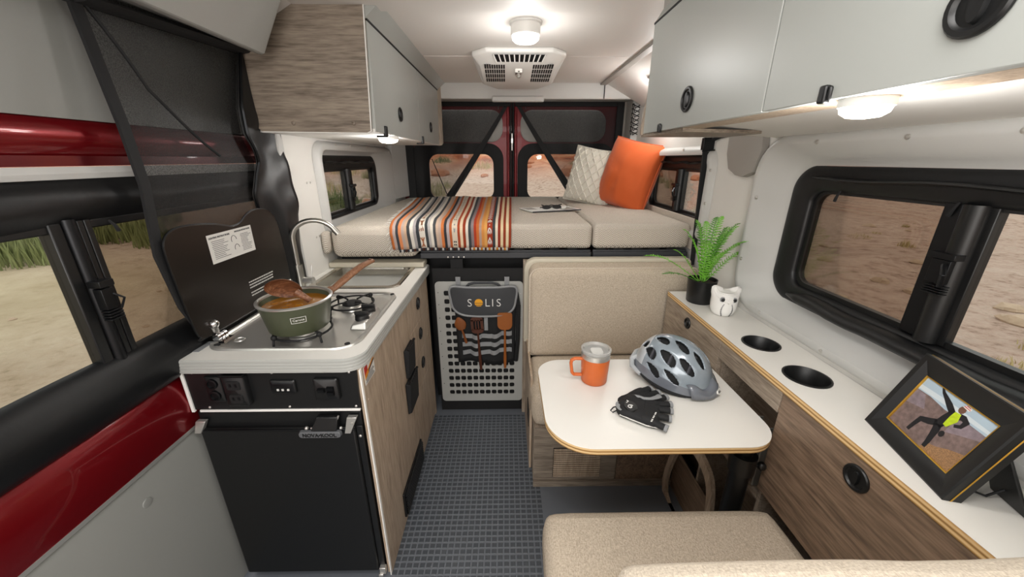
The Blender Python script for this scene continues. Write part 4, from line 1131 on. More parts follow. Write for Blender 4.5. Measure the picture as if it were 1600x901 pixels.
# ------------------------------------------------------------------ bed across the rear
def cushion(name, m, parent, x0, x1, y0, y1, z0, z1, r=0.03, crown=0.006, local=False, seg=3, puff=0.0):
    """upholstered block: bevelled, gently crowned, slightly uneven"""
    b = B()
    nx, ny, nz = max(4, int((x1 - x0) / 0.08)), max(4, int((y1 - y0) / 0.08)), 3
    def cr(x, y, z):
        u, v, w = (x - x0) / (x1 - x0), (y - y0) / (y1 - y0), (z - z0) / (z1 - z0)
        f = lambda t: 1 - (2 * t - 1) ** 4
        dz = crown * f(u) * f(v) * (2 * w - 1)
        dy = crown * f(u) * f(w) * (2 * v - 1)
        dx = crown * f(v) * f(w) * (2 * u - 1)
        k = mnoise.noise(Vector((x * 6, y * 6, z * 6))) * 0.0025
        return (x + dx + k, y + dy + k, z + dz + k)
    def side(f, n, m_):
        V_ = [[b.v(cr(*f(i / n, j / m_))) for i in range(n + 1)] for j in range(m_ + 1)]
        for j in range(m_):
            for i in range(n): b.face([V_[j][i], V_[j][i + 1], V_[j + 1][i + 1], V_[j + 1][i]])
    X, Y, Z = x1 - x0, y1 - y0, z1 - z0
    side(lambda u, v: (x0 + X * u, y0 + Y * v, z1), nx, ny)
    side(lambda u, v: (x0 + X * u, y0 + Y * v, z0), nx, ny)
    side(lambda u, v: (x0 + X * u, y0, z0 + Z * v), nx, nz)
    side(lambda u, v: (x0 + X * u, y1, z0 + Z * v), nx, nz)
    side(lambda u, v: (x0, y0 + Y * u, z0 + Z * v), ny, nz)
    side(lambda u, v: (x1, y0 + Y * u, z0 + Z * v), ny, nz)
    o = b.done(name, m, parent, bevel=r, seg=seg, angle=75, local=local, weld=0.0005)
    return o

bp = thing('bed_platform', 'black metal bed platform with slotted rail across the rear', 'bed frame', (0.05, 2.6, 0.95))
for x0, x1 in ((-0.455, 0.447), (0.458, 0.96)):
    b = B(); b.box(x0, x1, 1.915, 1.93, 0.952, 0.995); b.box(x0, x1, 1.9, 1.918, 0.955, 0.985); b.done('front_rail', M['rail_grey'], bp, bevel=0.003)
    k = x0 + 0.02
    while k < x1 - 0.05:
        b = B(); b.box(k, k + 0.052, 1.93, 3.38, 0.975, 1.0); b.done('slat', M['black_matte'], bp, bevel=0.002)
        k += 0.095
b = B(); b.box(-0.455, 0.96, 1.95, 1.98, 0.94, 0.975); b.done('cross_bar', M['black_matte'], bp)
b = B(); b.box(-0.3, -0.235, 1.905, 1.91, 0.835, 0.95); b.done('strap', M['cloth_black'], bp)
b = B()
for k in range(4): b.lathe([(0.0045, 0), (0.004, -0.003), (0.001, -0.0035)], (-0.31 + 0.028 * k, 1.9, 0.962), 8, axis='y')
b.done('bolt', M['steel'], bp)

ms = thing('mattress', 'left mattress section resting over the end of the galley counter', 'mattress', (-0.69, 2.5, 0.967)); cushion('cover', M['bed_cloth'], ms, -0.9, -0.462, 1.865, 3.4, 0.966, 1.128, 0.04)
ms = thing('mattress', 'wide middle mattress section under the striped blanket', 'mattress', (0, 2.6, 1.003)); cushion('cover', M['bed_cloth'], ms, -0.46, 0.45, 1.905, 3.4, 1.002, 1.132, 0.025)
ms = thing('mattress', 'right mattress section under the orange pillow', 'mattress', (0.7, 2.6, 1.003)); cushion('cover', M['bed_cloth'], ms, 0.456, 0.965, 1.905, 3.4, 1.002, 1.132, 0.025)
ms = thing('side_bolster', 'small rounded cushion filling the gap at the left wall behind the tap', 'cushion', (-0.92, 1.85, 1.0)); cushion('cover', M['bed_cloth'], ms, -0.928, -0.905, 1.84, 1.9, 1.0, 1.1, 0.01)
b = B(); b.box(-0.93, -0.435, 1.872, 1.96, 0.913, 0.94)
o = b.done('bed_ledge', M['beige_plastic'], bevel=0.006); setp(o, 'beige ledge on the counter end carrying the left mattress section', 'ledge')
b = B(); b.box(-0.9, -0.44, 1.97, 3.0, 0.9, 0.962)
o = b.done('storage_box', M['black_matte']); setp(o, 'dark storage box under the bed behind the galley', 'box')
b = B(); b.box(0.967, 0.976, 1.86, 3.0, 1.0, 1.16)
o = b.done('wall_pad', M['bed_cloth'], bevel=0.003); setp(o, 'narrow padded strip between right mattress section and window', 'pad')

# black sheet standing in for the shade under the bed
b = B(); b.box(-0.45, 0.98, 2.05, 2.07, 0.0, 0.95); o = b.done('underbed_shade_sheet', M['black_matte']); setp(o, kind='structure')

# ------------------------------------------------------------------ striped blanket
STR = ['c8733f', 'b9a7a0', '3f4247', 'd98a5a', 'b5a49b', 'c9a98f', '46484a', 'e2dcd2', 'a9a4a3', '3d4044', 'e8e2d6', 'e8e2d6', '3f4346', 'b9b4b0', 'e4ddd0', '4a4c4f', 'cbb29d', 'bda99c', 'd07a45', '37393e', 'b3a6a6', 'b8633a', 'e0d3bf', 'e0d3bf', 'a8492c', 'e8d3b3', '9c4229', 'e6ded0', '45494c', '8d7f80', 'b4442a', 'c9703c', 'b69a8c', 'd9934f', 'e0a85f', 'a8432a', 'a8432a', '43474a', 'e9dcc6', '93392a', 'e6d0a8', '94402a', 'e8d6b0', '9a432c']
def blanket_mat():
    m = bpy.data.materials.new('blanket_stripes'); m.use_nodes = True
    nt = m.node_tree; p = nt.nodes['Principled BSDF']; p.inputs['Roughness'].default_value = 0.9; p.inputs['Specular IOR Level'].default_value = 0.15
    uv = nt.nodes.new('ShaderNodeUVMap'); uv.uv_map = 'UVMap'
    sp = nt.nodes.new('ShaderNodeSeparateXYZ'); nt.links.new(uv.outputs[0], sp.inputs[0])
    n = len(STR); h = n // 2
    r1 = ramp(nt, [(k / h, STR[k]) for k in range(h)], 'CONSTANT'); r2 = ramp(nt, [(k / (n - h), STR[h + k]) for k in range(n - h)], 'CONSTANT')
    for r, a in ((r1, 0.0), (r2, 0.5)):
        q = nt.nodes.new('ShaderNodeMath'); q.operation = 'MULTIPLY_ADD'; q.inputs[1].default_value = 2.0; q.inputs[2].default_value = -2 * a
        nt.links.new(sp.outputs[0], q.inputs[0]); nt.links.new(q.outputs[0], r.inputs[0])
    g = nt.nodes.new('ShaderNodeMath'); g.operation = 'GREATER_THAN'; g.inputs[1].default_value = 0.5
    nt.links.new(sp.outputs[0], g.inputs[0])
    mx = nt.nodes.new('ShaderNodeMixRGB'); nt.links.new(g.outputs[0], mx.inputs[0]); nt.links.new(r1.outputs[0], mx.inputs[1]); nt.links.new(r2.outputs[0], mx.inputs[2])
    wv = nt.nodes.new('ShaderNodeTexWave'); wv.bands_direction = 'Y'; wv.inputs['Scale'].default_value = 130; wv.inputs['Distortion'].default_value = 1.5
    nt.links.new(uv.outputs[0], wv.inputs['Vector'])
    mu = nt.nodes.new('ShaderNodeMixRGB'); mu.blend_type = 'MULTIPLY'; mu.inputs[0].default_value = 0.2
    nt.links.new(mx.outputs[0], mu.inputs[1]); nt.links.new(wv.outputs['Fac'], mu.inputs[2])
    nt.links.new(mu.outputs[0], p.inputs['Base Color'])
    bp_ = nt.nodes.new('ShaderNodeBump'); bp_.inputs['Strength'].default_value = 0.4; bp_.inputs['Distance'].default_value = 0.001
    nt.links.new(wv.outputs['Fac'], bp_.inputs['Height']); nt.links.new(bp_.outputs[0], p.inputs['Normal'])
    return m
M['blanket'] = blanket_mat()
bk = thing('blanket', 'striped orange, grey and white woven blanket draped over the bed front', 'blanket', (-0.3, 2.4, 1.13))
FD = 0.1   # hanging part of the run, as a share of v
def blk(u, v, lift=0.0):
    """u across (0 left), v from the hanging hem (0) to the back (1)"""
    sag = 0.004 * sin(u * 34 + v * 3) + 0.003 * sin(u * 13 + 1)
    xl0, xr0 = -0.575 - 0.17 * v ** 1.2, 0.022 + 0.02 * v
    x = xl0 + (xr0 - xl0) * u
    yf = 1.892 if x > -0.46 else 1.853
    yf = 1.892 - 0.039 * max(0, min(1, (-0.43 - x) / 0.06))
    if v < FD:
        t = v / FD
        z = 1.018 + (1.118 - 1.018) * t
        y = yf - 0.012 - sag * 0.8
        if t > 0.75: y += 0.012 * ((t - 0.75) / 0.25) ** 2
    else:
        t = (v - FD) / (1 - FD)
        y = yf + 0.002 + t * 1.32
        z = 1.1435 - 0.02 * max(0, 1 - t * 14) ** 2 + abs(sag) * 0.9 + 0.006 * max(0, sin(t * 6 + u * 5)) 
    return Vector((x, y - (lift if v < FD else 0), z + (lift if v >= FD else 0)))
b = B(); b.grid(96, 60, lambda u, v: tuple(blk(u, v))); b.done('cloth', M['blanket'], bk, solid=0.004, off=0, angle=70)
# the folded-under layer peeping out below the hem, dark and light blocks
b = B()
def hem(u, v):
    p = blk(0.05 + u * 0.94, 0.0); return (p.x, p.y + 0.006 + 0.002 * v, p.z + 0.006 - 0.022 * v)
n_ = 56
for k in range(n_):
    for mi_ in (0,):
        a, c = k / n_, (k + 1) / n_
        b.face([hem(a, 0), hem(c, 0), hem(c, 1), hem(a, 1)], [0, 1, 0, 2][k % 4] if k < 34 else [1, 3, 1, 2][k % 4])
b.done('fold_hem', [M['ink'], M['paper'], M['wood_dark_brown'], M['warn_amber']], bk, solid=0.004)
# woven motifs, laid flush on their stripes
def patch(b, u0, u1, v0, v1, mi=0):
    e = 0.0036
    b.face([tuple(blk(a, c, e)) for a, c in ((u0, v0), (u1, v0), (u1, v1), (u0, v1))], mi)
def vv(m):
    """metres along the cloth from the hem, as v"""
    return FD * m / 0.105 if m < 0.105 else FD + (m - 0.105) / 1.32 * (1 - FD)
def poly_m(b, uc, pts, mi=0):
    b.face([tuple(blk(uc + p[0] / 0.62, min(0.985, max(0.005, vv(p[1]))), 0.006)) for p in pts], mi)
b = B()
for k in range(15):
    m0 = 0.03 + k * 0.09
    h, w = 0.03, 0.011
    mi = k % 2
    for s in (-1, 1):
        poly_m(b, 11.0 / 44, [(0, m0 - 0.008), (s * 0.0035, m0 - 0.006), (s * 0.0035, m0 + 0.006), (0, m0 + 0.008)], mi)
        for sg in (-1, 1):
            poly_m(b, 11.0 / 44, [(0, m0 + sg * 0.006), (s * 0.003, m0 + sg * 0.006), (s * w, m0 + sg * h * 0.85), (s * w * 0.62, m0 + sg * h), (s * 0.001, m0 + sg * 0.014)], mi)
            poly_m(b, 11.0 / 44, [(0, m0 + sg * 0.008), (s * 0.002, m0 + sg * 0.01), (s * 0.002, m0 + sg * h * 0.9), (0, m0 + sg * h)], mi)
o = b.done('motif', [M['wood_amber'], M['skin_wood']], bk); o['kind'] = 'stuff'
b = B()
for k in range(18):
    m0 = 0.025 + k * 0.075
    if k % 2 == 0:
        for q in (-0.008, 0.008):
            for s in (-1, 1): poly_m(b, 23.0 / 44, [(s * 0.001, m0 + q - 0.004), (s * 0.008, m0 + q - 0.005), (s * 0.008, m0 + q + 0.003), (s * 0.001, m0 + q + 0.004)], 0)
    else:
        poly_m(b, 23.0 / 44, [(0.005 * sin(2 * pi * q / 8), m0 + 0.018 * cos(2 * pi * q / 8)) for q in range(8)], 1)
o = b.done('motif', [M['ink'], M['grey_strap']], bk); o['kind'] = 'stuff'
b = B()
for k in range(24):
    m0 = 0.035 + k * 0.056
    for s in (-1, 1):
        poly_m(b, 36.0 / 44, [(0, m0 + 0.024), (0, m0 + 0.012), (s * 0.0105, m0 - 0.018), (s * 0.0105, m0 - 0.002)])
        poly_m(b, 36.0 / 44, [(0, m0 + 0.002), (0, m0 - 0.008), (s * 0.0045, m0 - 0.02), (s * 0.0045, m0 - 0.008)])
o = b.done('motif', M['paper'], bk); o['kind'] = 'stuff'
b = B()
random.seed(4)
for k in range(46):
    v = k / 46
    p = blk(0.0, v)
    q = Vector((p.x - random.uniform(0.012, 0.03), p.y + random.uniform(-0.015, 0.015), p.z - (random.uniform(0.0, 0.004) if v > FD else random.uniform(0.01, 0.035))))
    if v > FD: q.z = max(q.z, 1.137)
    b.tube([p, (p + q) / 2 + Vector((0, 0, 0.003)), q], [0.0016, 0.0014, 0.001], 4)
f_ = b.done('fringe', M['paper'], bk); f_['kind'] = 'stuff'

# ------------------------------------------------------------------ magazine and glasses case on the bed
mg = thing('magazine', 'thin magazine lying open-edged on the bed right of the blanket', 'magazine', (0.28, 2.4, 1.14))
b = B(); q = [(0.085, 2.47), (0.16, 2.295), (0.475, 2.41), (0.4, 2.6)]
b.prism(q, 'z', 1.1405, 1.145); b.done('pages', M['paper'], mg)
b = B(); b.prism([(0.083, 2.472), (0.16, 2.291), (0.479, 2.409), (0.402, 2.604)], 'z', 1.1452, 1.1462); b.done('cover', M['mat_white'], mg)
b = B(); b.prism([(0.1, 2.46), (0.135, 2.38), (0.2, 2.4), (0.165, 2.485)], 'z', 1.1463, 1.1466); b.prism([(0.34, 2.42), (0.37, 2.38), (0.46, 2.415), (0.41, 2.54)], 'z', 1.1463, 1.1466); b.done('picture', M['pillar_grey'], mg)
b = B(); b.prism([(0.16, 2.291), (0.165, 2.286), (0.48, 2.4), (0.479, 2.409)], 'z', 1.141, 1.1462); b.done('spine', M['ink'], mg)
gl = thing('sunglasses', 'black folded sunglasses lying on the magazine', 'sunglasses', (0.29, 2.42, 1.147))
b = B()
for s in (-1, 1):
    cx_ = 0.29 + s * 0.034; cy_ = 2.405 + s * 0.01
    b.loops([[(cx_ + 0.03 * cos(t), cy_ + 0.004 * cos(t) - 0.006, 1.16 + 0.012 * sin(t)) for t in [2 * pi * k / 16 for k in range(16)]], [(cx_ + 0.03 * cos(t), cy_ + 0.004 * cos(t) + 0.0, 1.162 + 0.012 * sin(t)) for t in [2 * pi * k / 16 for k in range(16)]]], True, True, True)
b.done('lenses', M['plastic_black'], gl)
b = B(); b.tube([(0.225, 2.4, 1.174), (0.255, 2.425, 1.16), (0.33, 2.46, 1.15), (0.36, 2.462, 1.149)], 0.0035, 6); b.tube([(0.355, 2.42, 1.176), (0.33, 2.45, 1.165), (0.25, 2.47, 1.152), (0.22, 2.465, 1.149)], 0.0035, 6); b.tube([(0.27, 2.401, 1.17), (0.29, 2.404, 1.174), (0.31, 2.409, 1.17)], 0.003, 6); b.done('temples', M['plastic_black'], gl)
b = B(); b.tube([(0.355, 2.41, 1.152), (0.375, 2.42, 1.1515), (0.385, 2.45, 1.1515)], 0.004, 6); b.done('cord', M['paper'], gl)

# ------------------------------------------------------------------ pillows
def pillow(name, label, m, base, w, h, t, yaw, lean, roll=0.0, knit=False):
    """square scatter pillow standing on its lower edge; local X along the width, Z up"""
    th = thing(name, label, 'pillow', base, None, None)
    R = Matrix.Rotation(yaw, 3, 'Z') @ Matrix.Rotation(lean, 3, 'X') @ Matrix.Rotation(roll, 3, 'Y')
    def sh(u, v, s):
        a, c = 2 * u - 1, 2 * v - 1
        pin = 1 - 0.05 * (1 - abs(a) ** 1.5) * (abs(c) ** 3) ; pin2 = 1 - 0.05 * (1 - abs(c) ** 1.5) * (abs(a) ** 3)
        X, Z = a * w / 2 * pin2, c * h / 2 * pin
        f = max(0, (1 - a * a) * (1 - c * c)) ** 0.42
        wr_ = mnoise.noise(Vector((u * 4.5, v * 4.5, 7.0 + s))) * 0.01 * f + mnoise.noise(Vector((u * 11, v * 5, s * 3.0))) * 0.004 * f
        Y = s * (t / 2 * f + wr_)
        return Vector((X, Y, Z + h / 2))
    b = B()
    n = 36
    for s in (-1, 1): b.grid(n, n, lambda u, v, s=s: tuple(R @ sh(u, v, s)))
    body = b.done('cover', m, th, angle=75, local=True, weld=0.0006)
    b = B()
    edge = [(i / 20, 0) for i in range(20)] + [(1, i / 20) for i in range(20)] + [(1 - i / 20, 1) for i in range(20)] + [(0, 1 - i / 20) for i in range(21)]
    b.tube([tuple(R @ sh(u, v, 0)) for u, v in edge], 0.004, 6, False); b.done('seam', m, th, local=True)
    if knit:       # raised cable diamonds
        b = B()
        for sgn in (-1, 1):
            for k in range(-5, 10):
                P = []
                for i in range(25):
                    t_ = i / 24
                    u = (k + 0.5) / 6 + sgn * (t_ - 0.5) * 0.75
                    if 0.03 < u < 0.97:
                        P.append(tuple(R @ (sh(u, 0.03 + 0.94 * t_, -1) + Vector((0, -0.003, 0)))))
                    elif len(P) > 2:
                        b.tube(P, 0.0055, 6); P = []
                if len(P) > 2: b.tube(P, 0.0055, 6)
        b.done('cable_knit', m, th, local=True, angle=80)
    return th
pillow('pillow', 'white cable-knit pillow leaning beside the orange one', M['knit'], (0.58, 2.82, 1.136), 0.36, 0.4, 0.15, -0.62, -0.22, 0.16, True)
pillow('pillow', 'plump plain orange pillow against the right rear window', M['pillow_orange'], (0.775, 2.62, 1.128), 0.41, 0.45, 0.22, -0.95, -0.18, 0.2)

# ------------------------------------------------------------------ rear netting, two flaps drawn aside
for s, lab in ((-1, 'black insect-net flap over the left rear door'), (1, 'black insect-net flap over the right rear door')):
    nt_ = thing('insect_net', lab, 'insect net', (s * 0.5 + 0.05, 3.38, 1.13))
    xc = 0.052
    xo = -0.86 if s < 0 else 0.99
    Pn = [(xc + s * 0.02, 1.9), (xc + s * 0.12, 1.66), (xc + s * 0.3, 1.4), (xc + s * 0.5, 1.13), (xo, 1.13), (xo, 1.75), (xo - s * 0.06, 1.9)]
    b = B()
    def nf(u, v):
        zt = 1.9 - 0.77 * v
        xi = xc + s * (0.02 + 0.5 * v ** 1.05)
        x = xi + (xo - xi) * u
        return (x, 3.39 + 0.012 * sin(u * 16 + v * 3) * (0.4 + v) + 0.02 * u * (1 - v), zt)
    b.grid(30, 20, nf)
    b.done('netting', M['net_rear'], nt_, angle=80)
    b = B()
    N = 16
    L = []
    for k in range(N + 1):
        v = k / N; p = nf(0, v); w_ = 0.02 + 0.05 * v
        L.append([(p[0] - s * 0.003, p[1] - 0.006, p[2]), (p[0] + s * w_, p[1] - 0.012, p[2] + 0.01), (p[0] + s * w_, p[1] - 0.004, p[2] + 0.01), (p[0], p[1] + 0.003, p[2])])
    b.loops(L, True, True, True); b.done('zip_hem', M['cloth_black'], nt_)
    b = B(); b.box(min(xc + s * 0.02, xo), max(xc + s * 0.02, xo), 3.365, 3.385, 1.86, 1.94); b.done('top_hem', M['cloth_black'], nt_, bevel=0.004)
    b = B(); b.box(min(xo - s * 0.07, xo), max(xo - s * 0.07, xo), 3.36, 3.38, 1.1, 1.9); b.done('side_hem', M['cloth_black'], nt_, bevel=0.006)
    if True:
        q = nf(0.35, 0.0); q2 = nf(0.12, 1.0)
        b = B(); b.tube([(q2[0] - s * 0.0, 3.36, 1.135), (q2[0] + s * 0.12, 3.36, 1.45)], 0.004, 6); b.done('cord', M['cloth_black'], nt_)

# small black storage net on the rear right pillar
sn_ = thing('storage_net', 'small black elastic net on the rear right pillar', 'net', (0.95, 3.0, 1.6))
b = B()
for k in range(7):
    b.tube([(0.925, 2.95, 1.62 + 0.03 * k), (0.922, 2.97 , 1.65 + 0.03 * k), (0.99, 2.972, 1.62 + 0.03 * k)], 0.0035, 5)
    b.tube([(0.925, 2.95, 1.65 + 0.03 * k), (0.945, 2.968, 1.62 + 0.03 * k), (0.99, 2.972, 1.65 + 0.03 * k)], 0.0035, 5)
b.done('cords', M['plastic_black'], sn_)

# black webbing strap from the cabinet down past the bed, right
sp_ = thing('bed_strap', 'black vertical webbing strap hanging beside the right mattress', 'strap', (0.96, 1.88, 0.96))
b = B(); b.hexa([(0.955, 1.84, 0.93), (0.995 - .02, 1.84, 0.93), (0.975, 1.85, 0.93), (0.955, 1.85, 0.93), (0.925, 1.84, 1.53), (0.965, 1.84, 1.53), (0.965, 1.85, 1.53), (0.925, 1.85, 1.53)]); b.done('webbing', M['cloth_black'], sp_, bevel=0.002)
b = B(); b.box(0.92, 0.972, 1.832, 1.856, 1.49, 1.545); b.tube([(0.915, 1.828, 1.485), (0.975, 1.828, 1.49)], 0.004, 6); b.done('buckle', M['dark_metal'], sp_, bevel=0.003)
b = B(); b.tube([(0.96, 1.845, 1.535), (0.975, 1.8, 1.55), (0.975, 1.7, 1.555)], 0.012, 8); b.done('anchor_strap', M['cloth_black'], sp_)

# ------------------------------------------------------------------ sliding-door netting with black vinyl edge
sc = thing('insect_net', 'black insect-net curtain hanging across the sliding door', 'insect net', (-0.93, 1.2, 0.95))
def edgeL(t):
    P = [(0.955, 1.80), (0.97, 1.62), (0.977, 1.527), (0.98, 1.387), (0.955, 1.212), (0.975, 1.06), (1.02, 0.94)]
    f = t * (len(P) - 1); i = min(int(f), len(P) - 2); f -= i
    return (P[i][0] + (P[i + 1][0] - P[i][0]) * f, P[i][1] + (P[i + 1][1] - P[i][1]) * f)
def edgeR(t):
    P = [(1.5, 1.83), (1.42, 1.62), (1.415, 1.53), (1.46, 1.44), (1.42, 1.33), (1.46, 1.22), (1.5, 0.94)]
    f = t * (len(P) - 1); i = min(int(f), len(P) - 2); f -= i
    return (P[i][0] + (P[i + 1][0] - P[i][0]) * f, P[i][1] + (P[i + 1][1] - P[i][1]) * f)
def net(u, v):
    a, c = edgeL(v), edgeR(v)
    y, z = a[0] + (c[0] - a[0]) * u, a[1] + (c[1] - a[1]) * u
    return (-0.92 + 0.012 * sin(u * 9 + v * 2) * v - 0.01 * u, y, z)
b = B(); b.grid(40, 40, net); b.done('netting', M['net'], sc, angle=80)
b = B(); b.loops([[(net(0, k / 24)[0] + dx, net(0, k / 24)[1] + dy, net(0, k / 24)[2]) for dx, dy in ((0.004, -0.012), (0.004, 0.014), (-0.004, 0.014), (-0.004, -0.012))] for k in range(25)], True, True, True)
b.done('edge_binding', M['cloth_black'], sc)
b = B()
def flap(u, v):
    c = edgeR(v)
    y = c[0] - 0.02 + u * (1.64 - c[0] + 0.02)
    z = c[1]
    return (-0.915 + 0.018 * sin(u * 4.5 + v * 5) * (0.3 + v) + 0.012 * mnoise.noise(Vector((u * 3, v * 6, 1.0))), y - 0.02 * v, z)
b.grid(14, 40, flap); b.done('vinyl_edge', M['vinyl_black'], sc, angle=80, solid=0.003)
b = B(); b.tube([(lambda p: (p[0] + 0.006, p[1], p[2]))(flap(0.06, k / 40)) for k in range(41)], 0.006, 6); b.done('zip', M['dark_metal'], sc)
b = B(); b.tube([(-0.915, 0.955 + 0.55 * k / 10, 1.775 + 0.03 * k / 10 + 0.0) for k in range(11)], 0.035, 8, flat=0.3); b.done('top_hem', M['cloth_black'], sc)
b = B(); b.tube([net(0.03 + 0.62 * k / 20, 0.02 + 0.42 * k / 20) for k in range(21)], 0.004, 6); b.done('tie_cord', M['cloth_black'], sc)
# ------------------------------------------------------------------ perforated panel between galley and bench
YP = 1.88
pp = thing('perforated_panel', 'grey perforated panel closing the space under the bed', 'panel', (-0.15, YP, 0.07))
b = B()
NX, NZ = 11, 14
gx0, gx1, gz0, gz1 = -0.345, 0.045, 0.115, 0.79
dx, dz = (gx1 - gx0) / NX, (gz1 - gz0) / NZ
for i in range(NX):
    for j in range(NZ):
        a0, a1, c0, c1 = gx0 + i * dx, gx0 + (i + 1) * dx, gz0 + j * dz, gz0 + (j + 1) * dz
        o = rr(a0, a1, c0, c1, 0.0003, 3); h = rr(a0 + dx * 0.1, a1 - dx * 0.1, c0 + dz * 0.2, c1 - dz * 0.2, 0.008, 3)
        b.loops([on('y', YP, o), on('y', YP, h), on('y', YP + 0.006, h)])
o = rr(-0.387, 0.087, 0.078, 0.832, 0.022, 6); i_ = rr(gx0, gx1, gz0, gz1, 0.0004, 6)
b.loops([on('y', YP + 0.006, o), on('y', YP, o), on('y', YP, i_)])
b.done('sheet', M['panel_perf'], pp, weld=0.0002, angle=30)
for z in (0.62, 0.7, 0.76):
    screw(pp, (0.074, YP, z), '-y', 0.004)
for z in (0.77, 0.7, 0.62, 0.54, 0.46, 0.38, 0.3, 0.2): screw(pp, (-0.372, YP, z), '-y', 0.0025, M['dark_metal'])
b = B(); b.box(-0.4, 0.1, 1.9, 1.915, 0.0, 0.9); o = b.done('panel_shade_sheet', M['black_matte']); setp(o, kind='structure')  # black sheet stands in for the dark space seen through the holes

# tool roll hanging on it
tr = thing('tool_roll', 'dark grey roll-up tool bag hanging on the perforated panel', 'tool roll', (-0.12, YP - 0.02, 0.36))
yr = YP - 0.004
b = B()
def body(u, v):
    x = -0.285 + 0.335 * u + 0.012 * (0.5 - u) * (1 - v)
    z = 0.35 + 0.44 * v + 0.012 * sin(u * 7) * (1 - v)
    return (x, yr - 0.012 - 0.008 * sin(pi * u) - 0.004 * sin(u * 22), z)
b.grid(28, 16, body); b.done('back_sheet', M['cloth_black'], tr, solid=0.006, off=1)
fl = [(-0.297, 0.81), (-0.29, 0.812), (0.035, 0.812), (0.045, 0.81), (0.047, 0.73), (0.035, 0.69), (0.005, 0.662), (-0.06, 0.652), (-0.19, 0.652), (-0.255, 0.662), (-0.285, 0.69), (-0.298, 0.73)]
fl2 = smooth_loop([(-0.297, 0.812), (-0.2, 0.814), (-0.05, 0.814), (0.045, 0.812), (0.047, 0.74), (0.03, 0.685), (-0.02, 0.656), (-0.12, 0.65), (-0.23, 0.656), (-0.282, 0.685), (-0.299, 0.74)], 5)
c_ = (-0.125, 0.735)
def yy_(p): return yr - 0.03 - 0.012 * (1 - ((p[0] - c_[0]) / 0.18) ** 2)
b = B(); b.loops([[(p[0], yy_(p) + 0.004, p[1]) for p in fl2], [(p[0], yy_(p), p[1]) for p in fl2], [((p[0] - c_[0]) * 0.9 + c_[0], yy_(p) - 0.003, (p[1] - c_[1]) * 0.9 + c_[1]) for p in fl2], [((p[0] - c_[0]) * 0.4 + c_[0], yr - 0.047, (p[1] - c_[1]) * 0.4 + c_[1]) for p in fl2]], True, True, True)
fp_ = b.done('flap', M['roll_grey'], tr, angle=60)
b = B(); b.tube([(p[0], yy_(p) - 0.002, p[1]) for p in fl2 + fl2[:1]], 0.006, 6, False); b.done('flap_binding', M['grey_strap'], fp_)
b = B(); b.tube([(-0.215, yr - 0.02, 0.81), (-0.2, yr - 0.028, 0.828), (-0.17, yr - 0.03, 0.836), (-0.08, yr - 0.03, 0.836), (-0.05, yr - 0.028, 0.828), (-0.035, yr - 0.02, 0.81)], 0.007, 8); b.done('carry_handle', M['roll_grey'], tr)
for x in (-0.26, 0.0):
    b = B(); b.box(x - 0.013, x + 0.013, yr - 0.004, yr + 0.0, 0.79, 0.86); b.done('hanging_strap', M['grey_strap'], tr)
# white lettering with an orange sun for its O
ly = yr - 0.0485
T = lambda x0: (lambda u, v, w: (x0 + u, ly - w + 0.0, 0.728 + v))
for ch, x0 in (('S', -0.198), ('L', -0.104), ('I', -0.076), ('S', -0.044)):
    lettering(ch, 0.062, 'mat_white', fp_, T(x0), depth=0.0012, bold=-0.0009)
b = B(); b.lathe([(0.022, 0.0), (0.022, -0.0012)], (-0.15, ly + 0.0012, 0.73), 28, True, True, axis='y'); b.done('sun_print', M['yellow'], fp_)
b = B(); b.box(-0.174, -0.126, ly - 0.0014, ly, 0.7275, 0.7295); b.box(-0.168, -0.132, ly - 0.0014, ly, 0.716, 0.718); b.box(-0.163, -0.137, ly - 0.0014, ly, 0.709, 0.7105); b.done('sun_lines', M['roll_grey'], fp_)
# elastic loops, three wavy bands
for k, z in enumerate((0.525, 0.475, 0.425)):
    b = B()
    L = []
    for q in range(41):
        u = q / 40
        p = body(0.1 + 0.84 * u, (z - 0.35 + 0.02 * u) / 0.44)
        by_ = p[1] - 0.008 - 0.011 * abs(sin(u * pi * 5 + k * 0.4))
        zz = z + 0.02 * u - 0.01 * sin(pi * u) + 0.004 * sin(u * 17)
        L.append([(p[0], by_, zz - 0.013), (p[0], by_, zz + 0.013), (p[0], by_ + 0.002, zz + 0.013), (p[0], by_ + 0.002, zz - 0.013)])
    b.loops(L, True, True, True); b.done('elastic_band', M['grey_strap'], tr, angle=60)
b = B(); b.tube([(0.05, yr - 0.012, 0.775), (0.062, yr - 0.016, 0.7), (0.06, yr - 0.016, 0.5), (0.05, yr - 0.012, 0.36)], 0.012, 8); b.done('side_fold', M['cloth_black'], tr)
b = B(); b.box(-0.125, -0.105, yr - 0.03, yr - 0.016, 0.56, 0.645); b.done('zip_pull', M['grey_strap'], tr)

# three wooden utensils in the bag
def utensil(name, label, x, z, head, handle_to, m, ang):
    t = thing(name, label, 'utensil', (x, yr - 0.04, z))
    R = lambda p: (x + p[0] * cos(ang) - p[1] * sin(ang), yr - 0.036 + p[2], z + p[0] * sin(ang) + p[1] * cos(ang))
    b = B(); head(b, R); b.done('head', m, t, angle=50)
    b = B(); b.tube([R((0, -0.03, -0.004)), R((0, -0.1, -0.002)), R((0, -handle_to * 0.8, -0.002)), R((0, -handle_to, -0.002))], [0.006, 0.006, 0.009, 0.007], 10); b.done('handle', m, t)
    return t
def spoon_head(b, R):
    L = []
    for j in range(7):
        t = j / 6; w = 0.031 * sin(pi * (0.15 + 0.85 * t) * 0.93 + 0.1) ** 0.8
        L.append([R((w * cos(a), -0.035 + 0.075 * t, -0.004 + (0.006 * sin(a) if sin(a) < 0 else 0.012 * sin(a) * sin(pi * t)))) for a in [2 * pi * k / 16 for k in range(16)]])
    b.loops(L, True, True, True)
